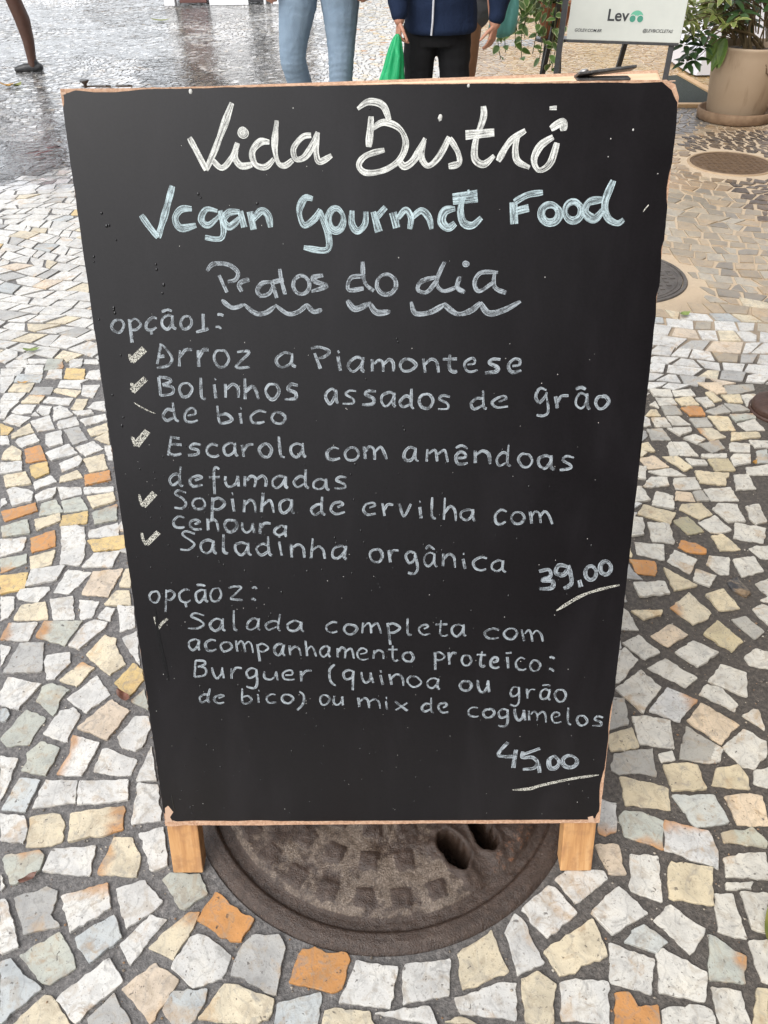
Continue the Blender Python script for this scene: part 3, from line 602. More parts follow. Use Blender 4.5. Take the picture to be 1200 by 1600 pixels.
for xa_, xb_ in ((118, 137), (137, 158), (172, 193)):
    (u0_, v0_), (u1_, v1_) = bl(xa_, 130), bl(xb_, 130); hb.box(bw((u0_+u1_)/2, .9050, -.022), (u1_-u0_, .014, .002 if xa_ != 118 else .0012), Matrix.Rotation(R(-12), 3, 'X'), .0005)
hb.build('hinge', m_iron, sign)
mb = MB(); x, y = bl(127, 134); mb.lathe((0, 0, 0), [(.0016, 0), (.0016, .003), (.0045, .006), (.0046, .0068), (.0001, .0066)], 14)
for i in range(len(mb.v)): mb.v[i] = bw(x, y, -.012)+Vector((mb.v[i].x, mb.v[i].y, mb.v[i].z))
mb.build('screw', m_iron, sign, True)

# ------------------------------------------------------------------ writing
def chalk(name, col, solid, streak, spec_=False, floor_=.45):
    m = mat(name, col, .75); k = N(m); uv = k.n('ShaderNodeUVMap').outputs[0]; co = k.coord()
    mp = k.n('ShaderNodeMapping'); k.l(uv, mp.inputs[0]); mp.inputs['Scale'].default_value = (2.6, 46, 1)
    st = k.noise(mp.outputs[0], 1.0, 5, .65, .9); gr = k.noise(co, 900, 2, .6); lw = k.noise(co, 60, 3)
    sx = k.n('ShaderNodeSeparateXYZ'); k.l(uv, sx.inputs[0])
    edge = k.smooth(k.math('ABSOLUTE', sx.outputs[0]), .45, .95)
    if spec_:
        a = k.math('ADD', k.smooth(gr, .44, .55), k.math('MULTIPLY', edge, .3), True)
    else:
        a = k.math('ADD', k.smooth(st, streak, streak+.22), k.math('MULTIPLY', edge, .28), True)
        a = k.math('MULTIPLY', a, k.math('ADD', k.math('MULTIPLY', k.smooth(gr, .33, .6), .45), .55), True)
        a = k.math('ADD', k.math('MULTIPLY', a, solid*.70), k.math('ADD', k.math('MULTIPLY', k.smooth(lw, .42, .7), .16), .20), True)
    if not spec_: a = k.math('MULTIPLY', a, k.math('ADD', floor_, k.math('MULTIPLY', k.smooth(k.noise(co, 130, 3, .6), .36, .52), 1-floor_)))
    k.set('Alpha', a)
    m.surface_render_method = 'DITHERED' if hasattr(m, 'surface_render_method') else None
    return m
CH_W = chalk('chalk_white', (.72, .73, .69), 1.05, .37, False, .78)
CH_B = chalk('chalk_pale_blue', (.50, .62, .65), 1.0, .40, False, .75)
CH_G = chalk('chalk_grey', (.40, .445, .48), .90, .38, False, .36)
CH_T = chalk('chalk_grainy', (.50, .49, .43), .95, .3, True)

def catmull(P, n=7):
    if len(P) < 3: return P
    out = []
    Q = [P[0]]+list(P)+[P[-1]]
    for i in range(1, len(Q)-2):
        p0, p1, p2, p3 = Q[i-1], Q[i], Q[i+1], Q[i+2]
        for j in range(n):
            t = j/n; t2 = t*t; t3 = t2*t
            out.append(tuple(.5*((2*p1[c])+(-p0[c]+p2[c])*t+(2*p0[c]-5*p1[c]+4*p2[c]-p3[c])*t2+(-p0[c]+3*p1[c]-3*p2[c]+p3[c])*t3) for c in (0, 1)))
    out.append(P[-1]); return out
class Ink:
    z = .00100
    def __init__(s): s.v = []; s.f = []; s.uv = []; s.mark = []
    def stroke(s, pts, wd, taper=.75):
        """pts in board metres"""
        Ink.z += .000004
        if Ink.z > .0019: Ink.z = .001
        P = catmull(pts); k = len(s.v); L = rnd.random()*9; n = len(P); s.mark.append((k, len(s.f), sum(p[0] for p in P)/n))
        for i, p in enumerate(P):
            a = P[max(i-1, 0)]; b = P[min(i+1, n-1)]; dx, dy = b[0]-a[0], b[1]-a[1]; d = math.hypot(dx, dy)+1e-9
            if i: L += math.hypot(p[0]-P[i-1][0], p[1]-P[i-1][1])
            e = min(i, n-1-i)/max(1, n-1); ww = wd*.5*(1 if n < 3 else (taper+(1-taper)*min(1, e*6)))*(1+.42*mnoise.noise((p[0]*60, p[1]*60, k*.37)))
            nx, ny = -dy/d*ww, dx/d*ww
            zz = Ink.z+i*.0000012
            s.v += [bw(p[0]-nx, p[1]-ny, zz), bw(p[0], p[1], zz), bw(p[0]+nx, p[1]+ny, zz)]; s.uv += [(-1, L*10), (0, L*10), (1, L*10)]
        for i in range(n-1):
            a = k+i*3; s.f += [(a, a+3, a+4, a+1), (a+1, a+4, a+5, a+2)]
    def words(s, name, m, cuts):
        """one mesh per word, cut at the given photo columns"""
        mk = s.mark+[(len(s.v), len(s.f), 0)]; xs = [bl(c, y)[0] for c, y in cuts]
        for w_ in range(len(xs)+1):
            t = Ink()
            for (k0, f0, mx_), (k1, f1, _) in zip(mk[:-1], mk[1:]):
                if sum(mx_ > x for x in xs) == w_:
                    d = len(t.v)-k0; t.v += s.v[k0:k1]; t.uv += s.uv[k0:k1]; t.f += [tuple(i+d for i in f) for f in s.f[f0:f1]]
            t.build(name, m)
    def build(s, name, m):
        o = mesh(name, s.v, [f[::-1] for f in s.f], m, panel, False, [(u, v/10*1.0) for u, v in s.uv])
        return o
def T(ox, oy, sc, *strokes):
    """strokes as zoom tile coordinates -> board metres"""
    return [[bl(ox+x/sc, oy+y/sc) for x, y in s_] for s_ in strokes]
def ring(cx, cy, rx, ry, a0=-60, turn=385):
    return [(cx+rx*math.cos(R(a0+turn*i/10)), cy+ry*math.sin(R(a0+turn*i/10))) for i in range(11)]
ink = Ink()
for s_ in T(200, 140, 2.857,
    [(275, 215), (315, 290), (350, 360)], [(350, 360), (400, 240), (465, 60)], ring(515, 193, 9, 9),
    [(380, 318), (420, 350), (460, 310), (490, 240)], [(490, 238), (478, 300), (505, 340), (555, 335)],
    [(632, 235), (590, 235), (555, 280), (570, 335), (615, 345), (652, 310)], [(665, 138), (655, 250), (670, 325), (700, 340), (735, 315)],
    [(818, 205), (780, 212), (740, 262), (750, 310), (790, 300), (830, 240), (848, 190)], [(846, 195), (840, 270), (855, 322), (910, 294)]):
    ink.stroke(s_, .0058)
for s_ in T(520, 140, 2.5,
    [(97, 76), (140, 48), (195, 62), (220, 120)], [(150, 105), (146, 160), (140, 225)],
    [(155, 152), (200, 128), (260, 152), (285, 210), (260, 275), (200, 315), (130, 325), (102, 295), (130, 258), (202, 236)],
    [(255, 270), (280, 300), (320, 270), (360, 190)], [(358, 200), (345, 260), (372, 298), (415, 262), (455, 185)], [(456, 190), (488, 245), (492, 288), (452, 300)],
    [(588, 65), (588, 110), (558, 200), (555, 270), (590, 292), (630, 258)], [(645, 280), (690, 205), (752, 160)], [(722, 175), (712, 235), (722, 280), (768, 305)],
    [(860, 185), (810, 220), (785, 275), (805, 315), (848, 288), (875, 208)], [(850, 154), (896, 128), (900, 162)]):
    ink.stroke(s_, .0062)
for s_ in T(520, 140, 2.5, [(518, 178), (630, 168)]): ink.stroke(s_, .0085)
for s_ in T(520, 140, 2.5, [(846, 73), (874, 72)], [(412, 118), (422, 112)]): ink.stroke(s_, .0036)
ink.words('chalk_writing', CH_W, [(538, 220)])
ink = Ink()
for s_ in T(200, 140, 2.857,
    [(60, 560), (95, 610), (135, 660)], [(135, 660), (165, 560), (200, 430)],
    [(286, 532), (238, 535), (212, 575), (237, 618), (305, 605)],
    [(400, 542), (350, 535), (328, 580), (360, 605), (412, 560)], [(412, 540), (428, 610), (415, 665), (345, 660)],
    [(500, 545), (450, 550), (428, 585), (455, 612), (500, 575)], [(502, 542), (520, 615)],
    [(545, 545), (562, 625)], [(560, 580), (595, 542), (625, 560), (637, 615)],
    [(825, 488), (790, 485), (765, 540), (785, 605), (830, 580), (860, 535)], [(855, 540), (893, 640), (888, 715), (785, 705)],
    ring(928, 580, 34, 50), [(1000, 540), (1000, 600), (1025, 632), (1058, 600), (1062, 545)], [(1095, 545), (1120, 635)], [(1105, 575), (1150, 525)]):
    ink.stroke(s_, .0064)
for s_ in T(520, 140, 2.5,
    [(235, 480), (250, 540)], [(255, 502), (285, 470), (305, 500), (300, 545)], [(305, 505), (345, 473), (375, 500), (385, 545)],
    [(478, 465), (437, 475), (425, 515), (450, 540), (478, 522)], [(510, 420), (498, 470), (510, 520), (545, 530), (580, 500)],
    [(705, 440), (708, 525)], [(708, 440), (760, 412), (820, 402)], [(715, 475), (765, 462)],
    ring(848, 485, 35, 35), ring(938, 475, 32, 37), [(1050, 430), (1000, 440), (985, 480), (1020, 505), (1055, 470)], [(1095, 355), (1062, 440), (1072, 500), (1110, 522), (1135, 508)]):
    ink.stroke(s_, .0070)
for s_ in T(520, 140, 2.5, [(468, 428), (565, 416)]): ink.stroke(s_, .011)
for s_ in T(520, 140, 2.5, [(526, 400), (534, 398)]): ink.stroke(s_, .003)
ink.words('chalk_writing', CH_B, [(446, 340), (775, 340)])
ink = Ink()
for s_ in T(160, 390, 3,
    [(492, 100), (520, 68), (590, 70), (635, 105), (625, 140), (588, 150)], [(548, 120), (585, 200)], [(690, 140), (655, 150), (642, 170), (655, 196)],
    [(797, 152), (752, 156), (728, 190), (745, 216), (785, 203), (800, 165)], [(796, 150), (818, 226)], [(832, 90), (840, 145), (858, 210)], [(800, 152), (850, 140)],
    ring(933, 165, 38, 43), [(1035, 120), (990, 130), (1000, 150), (1050, 170), (980, 196)]):
    ink.stroke(s_, .0044)
for s_ in T(480, 390, 2.4,
    [(215, 100), (165, 105), (155, 150), (212, 145)], [(208, 45), (215, 120), (250, 155)], ring(297, 130, 36, 38),
    [(497, 100), (430, 118), (415, 150), (450, 158), (492, 105)], [(515, 45), (485, 120), (510, 155), (560, 140)], [(572, 100), (562, 140), (590, 160)], ring(595, 53, 5, 3),
    [(715, 85), (650, 87), (627, 125), (645, 156), (700, 120)], [(702, 85), (702, 140), (745, 162)]):
    ink.stroke(s_, .0044)
for s_ in T(160, 390, 3, [(560, 235), (610, 272), (665, 256)], [(663, 254), (720, 298), (770, 294), (812, 262)], [(811, 258), (870, 300), (920, 290), (960, 255)], [(958, 254), (990, 290), (1030, 280)]): ink.stroke(s_, .0046, .4)
for s_ in T(480, 390, 2.4, [(150, 190), (180, 222), (235, 200)], [(232, 196), (260, 235), (312, 232)], [(390, 195), (405, 238), (460, 235), (515, 205)], [(510, 202), (560, 240), (610, 230), (650, 198)], [(648, 198), (680, 238), (740, 225), (800, 193)]): ink.stroke(s_, .0056, .6)
ink.words('chalk_writing', CH_G, [(526, 440), (630, 440)])

# hand writing: strokes of each letter in a box, x 0..1, baseline 0, x-height 1
GL = {
'a': [[(.85, .85), (.5, 1), (.12, .7), (.1, .25), (.4, 0), (.72, .3), (.85, .85)], [(.85, 1), (.85, .2), (1.02, 0)]],
'b': [[(.05, 1.7), (.12, .1), (.55, 0), (.95, .35), (.6, .75), (.15, .6)]],
'c': [[(.9, .9), (.5, 1), (.1, .6), (.2, .1), (.6, 0), (.95, .15)]],
'd': [[(.75, .85), (.4, .95), (.08, .5), (.3, .05), (.75, .35)], [(.75, 1.8), (.8, .3), (1, 0)]],
'e': [[(.3, .5), (.72, .62), (.72, .95), (.4, 1), (.1, .6), (.2, .1), (.55, 0), (.95, .15)]],
'f': [[(.95, 1.6), (.62, 1.8), (.5, 1.2), (.55, -.5)], [(.05, .8), (.95, .85)]],
'g': [[(.8, .9), (.4, 1), (.1, .6), (.3, .15), (.75, .4), (.8, .95)], [(.8, .95), (.88, -.3), (.65, -.75), (.15, -.65)]],
'h': [[(.1, 1.8), (.15, 0)], [(.15, .5), (.5, 1), (.8, .7), (.95, 0)]],
'i': [[(.35, 1), (.6, 0)], [(.35, 1.5), (.5, 1.55)]],
'l': [[(.25, 1.8), (.35, .2), (.8, 0)]],
'm': [[(.03, 1), (.08, 0)], [(.1, .6), (.3, 1), (.47, .75), (.5, 0)], [(.5, .6), (.75, 1), (.92, .7), (1, 0)]],
'n': [[(.1, 1), (.15, 0)], [(.15, .6), (.5, 1), (.85, .75), (.95, 0)]],
'o': [[(.6, .98), (.25, .9), (.06, .5), (.3, .05), (.7, .06), (.95, .5), (.75, .92), (.5, .98)]],
'p': [[(.15, 1), (.25, -.8)], [(.15, .85), (.55, 1.), (.95, .6), (.6, .2), (.2, .25)]],
'q': [[(.8, .9), (.4, 1), (.1, .6), (.3, .15), (.75, .4), (.85, .95)], [(.85, 1), (.92, -.8)]],
'r': [[(.1, 1), (.2, 0)], [(.2, .5), (.5, .95), (.98, 1)]],
's': [[(.92, .95), (.45, 1), (.25, .7), (.75, .42), (.72, .08), (.08, .0)]],
't': [[(.5, 1.6), (.48, .3), (.75, 0), (1, .15)], [(.02, 1.05), (.98, 1.1)]],
'u': [[(.1, 1), (.15, .3), (.42, 0), (.75, .3), (.85, 1)], [(.85, 1), (.97, 0)]],
'v': [[(.05, 1), (.4, 0), (.92, 1)]],
'x': [[(.05, 1), (.95, 0)], [(.9, 1), (.1, 0)]],
'z': [[(.1, 1), (.88, .95), (.1, .05), (1, .05)]],
'A': [[(.18, 1.55), (.1, .2)], [(.12, 1.6), (.45, 1.3), (.95, .55), (.75, .12), (.12, 0)], [(.15, .65), (.5, .72)]],
'B': [[(.08, 1.7), (.2, 0)], [(.08, 1.7), (.65, 1.6), (.75, 1.2), (.3, .92)], [(.3, .92), (.9, .75), (.92, .2), (.2, 0)]],
'E': [[(.2, 1.75), (.12, .05)], [(.1, 1.65), (.75, 1.55)], [(.18, .9), (.9, .85)], [(.12, .3), (.5, .02), (1, .15)]],
'P': [[(.18, 1.2), (.42, 0)], [(0, 1.6), (.45, 1.8), (1, 1.35), (.75, .9), (.35, .8)]],
'S': [[(.95, 1.5), (.4, 1.75), (.18, 1.35), (.7, .9), (.95, .5), (.6, .1), (.05, .1)]],
'G': [[(.8, 1.2), (.4, 1.35), (.1, .75), (.3, .35), (.75, .75), (.85, 1)], [(.82, .9), (.88, -.2), (.6, -.55), (.1, -.5)]],
'1': [[(.45, 1.6), (.55, .2)], [(0, .05), (.6, .2), (1, .3)]],
'2': [[(.0, 1.25), (.4, 1.5), (.85, 1.3), (.55, .75), (.15, .15)], [(.1, .1), (.5, .12), (1, .05)]],
'3': [[(0, 1.3), (.5, 1.6), (.75, 1.2), (.3, .8), (.85, .6), (.7, .1), (.05, .1)]],
'9': [[(.8, 1.4), (.4, 1.6), (.1, 1.1), (.5, .8), (.85, 1.35), (.8, .5), (.45, 0)]],
'0': [[(.6, 1.3), (.2, 1.1), (.1, .4), (.45, 0), (.9, .4), (.85, 1.1), (.5, 1.35)]],
'(': [[(.6, 1.7), (.2, 1), (.3, .1), (.8, -.25)]], ')': [[(.2, 1.5), (.8, .9), (.75, .1), (.1, -.5)]],
':': [[(.2, 1.2), (.5, 1.3), (.8, 1.1)], [(.1, .1), (.4, .15), (.7, -.05)]], ',': [[(.4, .2), (.6, -.5)]],
}
ACC = {'ã': ('a', [(.15, 1.45), (.5, 1.55), (.85, 1.42)]), 'â': ('a', [(.2, 1.35), (.5, 1.7), (.85, 1.4)]), 'ê': ('e', [(.1, 1.4), (.5, 1.75), (.9, 1.42)]),
       'í': ('i', None), 'ç': ('c', [(.55, -.1), (.6, -.4)])}
WID = {'m': 1.45, 'i': .55, 'í': .6, 'l': .6, '1': .8, '(': .6, ')': .6, ':': .4, ',': .4, 't': .85, 'r': .85, 'f': .8, 'B': 1.1, 'E': 1.1, 'A': 1.1}
def word(ink, txt, x0, x1, yb0, yb1, xh, wd=.0047):
    gap = .22; tot = sum(WID.get(c, 1) for c in txt)+gap*(len(txt)-1); u_ = (x1-x0)/tot; x = x0
    for c in txt:
        wch = WID.get(c, 1)*u_; ex = []
        base = c
        if c in ACC:
            base, e_ = ACC[c]
            if e_: ex = [e_]
        st = GL[base] if base != 'i' or c == 'i' else [GL['i'][0], [(.1, 1.45), (.9, 1.55)]]
        jx, jy = rnd.uniform(-.05, .05), rnd.uniform(-.07, .07); hs_, sl_, ws_ = rnd.uniform(.88, 1.12), rnd.uniform(-.12, .06), rnd.uniform(.86, 1.04)
        if c in 'eê' and rnd.random() < .55: st = [[(.45, .55), (.8, .8), (.6, 1), (.2, .8), (.1, .4), (.4, 0), (.95, .12)]]
        for s_ in list(st)+ex:
            pts = []
            for a, b in s_:
                a2 = .5+(a-.5)*ws_+jx+sl_*(b-.5)*-1+rnd.uniform(-.035, .035); b2 = b*hs_+jy+rnd.uniform(-.05, .05)
                px = x+a2*wch; t = (px-x0)/max(1, x1-x0); py = yb0+(yb1-yb0)*t-(b2 if b2 < 1 else 1+(b2-1)*.72)*xh
                pts.append(bl(px, py))
            ink.stroke(pts, wd*rnd.uniform(.9, 1.12))
        x += wch+gap*u_
LINES = [
[('opção', 173, 301, 520, 512, 20), ('1', 305, 327, 521, 519, 21), (':', 336, 352, 512, 512, 17)],
[('Arroz', 243, 392, 573, 572, 24), ('a', 430, 462, 573, 573, 22), ('Piamontese', 488, 818, 577, 583, 21)],
[('Bolinhos', 245, 468, 620, 624, 22), ('assados', 506, 706, 628, 641, 21), ('de', 731, 797, 639, 637, 20), ('Grão', 834, 953, 637, 638, 22)],
[('de', 253, 312, 658, 658, 19), ('bico', 338, 449, 660, 662, 18)],
[('Escarola', 260, 476, 712, 714, 20), ('com', 508, 603, 717, 718, 19), ('amêndoas', 629, 899, 719, 733, 20)],
[('defumadas', 262, 544, 758, 764, 18)],
[('Sopinha', 270, 460, 795, 801, 20), ('de', 482, 543, 804, 803, 20), ('ervilha', 566, 743, 804, 814, 20), ('com', 769, 861, 817, 819, 20)],
[('cenoura', 268, 449, 823, 837, 17)],
[('Saladinha', 280, 543, 860, 873, 20), ('orgânica', 576, 791, 876, 894, 19)],
[('opção', 233, 347, 940, 939, 19), ('2', 357, 382, 938, 938, 18), (':', 391, 404, 938, 938, 18)],
[('Salada', 294, 474, 983, 985, 18), ('completa', 507, 728, 988, 993, 17), ('com', 755, 851, 997, 1001, 16)],
[('acompanhamento', 294, 648, 1014, 1033, 16), ('proteíco', 675, 846, 1034, 1048, 17), (':', 856, 869, 1048, 1048, 17)],
[('Burguer', 299, 488, 1057, 1063, 16), ('(', 511, 528, 1064, 1064, 17), ('quinoa', 533, 688, 1063, 1076, 16), ('ou', 717, 766, 1078, 1081, 17), ('grão', 795, 886, 1087, 1096, 18)],
[('de', 310, 353, 1097, 1097, 14), ('bico', 375, 458, 1097, 1098, 14), (')', 463, 478, 1099, 1099, 15), ('ou', 499, 538, 1100, 1101, 14), ('mix', 559, 639, 1103, 1110, 14), ('de', 657, 704, 1112, 1113, 15), ('cogumelos', 729, 943, 1117, 1134, 16)],
]
for ln in LINES:
    for args in ln:
        ink = Ink(); word(ink, *args, wd=.0030 if args[3] < 900 else .0028); ink.build('chalk_writing', CH_G)
def free(strokes, wd, m, taper=.75):
    ink = Ink()
    for s_ in strokes: ink.stroke([bl(*q) for q in s_], wd, taper)
    return ink.build('chalk_writing', m)
def Z(ox, oy, sc, *ss): return [[(ox+x/sc, oy+y/sc) for x, y in s_] for s_ in ss]
pr = Z(520, 660, 2.609, [(840, 605), (880, 598), (885, 625), (855, 640), (895, 645), (890, 672), (842, 675)], [(955, 585), (920, 580), (908, 610), (940, 618), (962, 585)], [(958, 580), (972, 650), (940, 675)], [(1003, 640), (1010, 668)],
       ring(1050, 611, 22, 28), ring(1110, 590, 22, 27))
free(pr, .0052, CH_G)
free(Z(520, 660, 2.609, [(910, 765), (1000, 710), (1080, 680), (1167, 660)]), .0036, CH_T, .5)
pr = Z(560, 940, 3, [(700, 655), (655, 715), (735, 722)], [(738, 690), (725, 775)], [(850, 684), (772, 712)], [(770, 700), (768, 728), (815, 728), (838, 752), (822, 778), (770, 784)], [(843, 760), (850, 800)], [(918, 720), (893, 740), (898, 776), (925, 776), (940, 748), (915, 718)], ring(990, 747, 34, 28))
free(pr, .0054, CH_G)
free(Z(560, 940, 3, [(720, 880), (800, 875), (860, 858), (1000, 828), (1127, 810)]), .0042, CH_T, .4)
THIN = [[(203, 553), (204, 559), (207, 566)], [(206, 598), (208, 606), (209, 613)], [(207, 682), (210, 690), (212, 697)], [(218, 772), (220, 782), (224, 791)], [(222, 832), (224, 842), (229, 851)], [(242, 963), (244, 972), (248, 983)]]
BARS = [[(206, 564), (226, 545)], [(207, 611), (228, 591)], [(213, 695), (231, 673)], [(224, 790), (242, 770)], [(229, 850), (248, 831)], [(247, 982), (254, 973), (262, 966)]]
for t_, b_ in zip(THIN, BARS):      # one tick mark each
    ink = Ink(); ink.stroke([bl(*q) for q in t_], .0034); ink.stroke([bl(*q) for q in b_], .0070 if len(b_) == 2 else .0036); ink.build('tick_mark', CH_T)
for s_ in ([(210, 629), (225, 638), (243, 646)], [(1004, 331), (1008, 326), (1013, 320)]): free([s_], .0012, CH_T).name = 'chalk_scratch'
# rain drops and specks on the paint
def drop(mb, x, y, r_, h, el=1.0):
    n = 9; k0 = len(mb.v)
    for f, z in ((1, .0), (.75, .6), (.4, .92)):
        for j in range(n):
            a = 2*math.pi*j/n; mb.v.append(bw(x+r_*f*math.cos(a), y+r_*f*el*math.sin(a), .0008+h*z))
    mb.v.append(bw(x, y, .0008+h)); c = len(mb.v)-1
    for q in range(2):
        for j in range(n): a = k0+q*n+j; b = k0+q*n+(j+1) % n; mb.f.append((a, b, b+n, a+n))
    for j in range(n): mb.f.append((k0+2*n+j, k0+2*n+(j+1) % n, c))
m_drop = mat('water_drop', (.002, .002, .003), .04, 0, .6)
m_speck = mat('chalk_speck', (.5, .5, .47), .8)
d1, d2 = MB(), MB()
DR = [(171, 352), (167, 353), (159, 333), (182, 375), (147, 401), (147, 409), (178, 484), (180, 489), (155, 499), (189, 555), (176, 617), (193, 652), (191, 665), (402, 318), (310, 303), (314, 309), (578, 170), (244, 413), (245, 421), (256, 445), (254, 458), (260, 482), (260, 488), (178, 481), (252, 809), (440, 823), (523, 840), (525, 848), (310, 870), (260, 889), (480, 892), (550, 895), (440, 925), (620, 529), (622, 534), (630, 666), (632, 672), (572, 592), (555, 725), (548, 741), (553, 780)]
for px, py in DR:
    x, y = bl(px, py); drop(d1, x, y, rnd.uniform(.0008, .0016), .0009, rnd.uniform(1, 1.6))
for i in range(210):
    px = rnd.uniform(215, 700) if i % 3 else rnd.uniform(150, 930); py = rnd.uniform(690, 1270)
    if px < 262-(1284-py)*.1435+6 or px > 925+(1284-py)*.08: continue
    x, y = bl(px, py); drop(d1, x, y, rnd.uniform(.0005, .0012), .0007, rnd.uniform(.8, 1.7))
for i in range(150):
    px = rnd.uniform(160, 1040); py = 150+1125*rnd.random()**.6
    if px < 262-(1284-py)*.1435+6 or px > 930+(1284-py)*.107-8: continue
    x, y = bl(px, py); drop(d2, x, y, rnd.uniform(.0002, .0005), .0003, rnd.uniform(.7, 1.6))
for px, py, r_ in ((298, 143, .0018), (688, 183, .0020), (989, 203, .0009), (732, 134, .0013), (954, 217, .0006), (950, 245, .0005)):
    x, y = bl(px, py); drop(d2, x, y, r_, .0008, 1.3)
# a drip line from the second heading
m_drip = mat('wet_streak', (.003, .003, .0035), .15, 0, .5)
for pts, wd in ((((243, 950), (247, 985), (252, 1010), (258, 1035), (264, 1063)), .0036), (((268, 1240), (270, 1252), (273, 1266)), .0015)):
    ink = Ink(); ink.stroke([bl(*q) for q in pts], wd, .3); ink.build('drip', m_drip)
o = d1.build('raindrops', m_drop, panel, True); o['kind'] = 'stuff'
o = d2.build('chalk_dust', m_speck, panel, True); o['kind'] = 'stuff'

# ------------------------------------------------------------------ manhole cover under the board: relief as one height field
MX, MY, MR = MH
m_cast = mat('cast_iron_mud', (.05, .04, .035), .45); k = N(m_cast); co = k.coord()
at = k.n('ShaderNodeAttribute', attribute_name='Col')
sx = k.n('ShaderNodeSeparateColor'); k.l(at.outputs[0], sx.inputs[0]); mud, rust = sx.outputs[0], sx.outputs[1]
a1 = k.noise(co, 18, 6, .65); a2 = k.noise(co, 110, 6, .7); a3 = k.noise(co, 420, 3, .7)
iron = k.ramp(a2, [(.25, (.022, .013, .009)), (.55, (.050, .031, .022)), (.8, (.10, .068, .052))])
sand = k.mix(1, k.ramp(a3, [(.3, (.065, .046, .033)), (.52, (.145, .110, .084)), (.72, (.29, .238, .19))]), k.ramp(a2, [(.3, (.6, .58, .56)), (.7, (1.15, 1.15, 1.15))]), 'MULTIPLY')
f = k.smooth(k.math('ADD', k.math('ADD', mud, k.math('MULTIPLY', k.math('SUBTRACT', a1, .5), 1.5)), k.math('MULTIPLY', k.math('SUBTRACT', a2, .5), .7)), .42, .72)
c = k.mix(f, iron, sand)
c = k.mix(k.math('MULTIPLY', k.smooth(k.math('ADD', rust, k.math('SUBTRACT', a2, .5)), .5, .7), .8), c, (.19, .075, .03))
k.set('Base Color', c)
k.set('Roughness', k.ramp(k.noise(co, 12, 4, .6), [(.40, (.10, .10, .10)), (.60, (.45, .45, .45))]))
k.bump(k.math('ADD', k.math('MULTIPLY', a2, .6), k.math('MULTIPLY', a3, .7)), .65, .004)
studs = []
for r_, n_, off in ((.137, 17, 0), (.187, 23, .0), (.239, 29, .0), (.085, 10, 0), (.035, 4, 0)):
    for i in range(n_):
        a = R(-96.2)+2*math.pi*i/n_+off; studs.append((MX+r_*math.cos(a), MY+r_*math.sin(a), a))
def hole_d(x, y):
    """how far inside one of the two lifting slots"""
    best = -9
    for (px, py, L, W_, ang) in ((708, 1328, .030, .0195, -66), (748, 1292, .040, .017, -62)):
        q = gp(px, py); dx, dy = x-q.x, y-q.y; a = R(ang); u_ = dx*math.cos(a)+dy*math.sin(a); v_ = -dx*math.sin(a)+dy*math.cos(a)
        best = max(best, 1-math.sqrt((u_/L)**2+(v_/W_)**2))
    return best
def relief(x, y):
    r_ = math.hypot(x-MX, y-MY); n1 = mnoise.noise((x*28, y*28, 2)); n2 = mnoise.noise((x*90, y*90, 4)); n3 = mnoise.noise((x*11, y*11, 8))
    md = .25; rs = .0
    if r_ < .262:
        z = .004-.004*(r_/.262)**2
        best = 0
        for sx_, sy_, a in studs:
            dx, dy = x-sx_, y-sy_
            if abs(dx) < .03 and abs(dy) < .03:
                u_ = dx*math.cos(a)+dy*math.sin(a); v_ = -dx*math.sin(a)+dy*math.cos(a)
                m_ = max(abs(u_), abs(v_))+n2*.0012; best = max(best, 1-sstep(m_, .0112, .0152))
        worn = .4+.6*sstep(n3, -.35, .25)
        z += .0052*best*worn
        fill = sstep(n3+.35*n1, -.30, .25)*.0030; z = max(z, .004-.004*(r_/.262)**2+fill)+n1*.0020+n2*.0013
        md = .62*(1-best*.75)+.25*n3
        if x > .1: md -= .35*sstep(x, .08, .16); rs += .25*sstep(x, .10, .18)
        hd = hole_d(x, y)+n1*.34+n2*.12
        if hd > -.55:
            z += .0025*sstep(hd, -.55, -.1)*(1-sstep(hd, -.1, .05)); z -= .10*sstep(hd, .0, .30); md -= .8*sstep(hd, -.5, -.1)
        z -= .004*sstep(r_, .252, .262)
    elif r_ < .279: z = -.006+n2*.0012; md = .1
    elif r_ < .302: z = -.006+.010*sstep(r_, .279, .284)-.002*sstep(r_, .296, .302)+n1*.0010+n2*.0006; md = .30; rs = .15*sstep(x, .1, .2)
    else: z = .002-.008*sstep(r_, .302, .318)+n1*.0012+n2*.0008; md = .1
    # rust on the right of the rim
    if x > .14 and .24 < r_ < .29: rs += .25
    return z, md, rs
def polar(name, r0, r1, nr, na, parent):
    vs, fs, cs = [], [], []
    for i in range(nr+1):
        r_ = r0+(r1-r0)*i/nr
        for j in range(na):
            a = 2*math.pi*j/na; x, y = MX+r_*math.cos(a), MY+r_*math.sin(a); z, md, rs = relief(x, y); vs.append((x, y, z)); cs.append((md, rs, 0, 1))
    for i in range(nr):
        for j in range(na): a = i*na+j; b = i*na+(j+1) % na; fs.append((a, a+na, b+na, b))
    return mesh(name, vs, fs, m_cast, parent, True, None, cs)
mh = thing('manhole_cover', 'round cast iron manhole cover with square studs and two lifting slots, directly under the chalkboard', 'manhole cover', (MX, MY, 0), 'iron covers set in the pavement')
polar('lid', .002, .2705, 92, 380, mh); polar('rim', .2705, .322, 22, 380, mh)
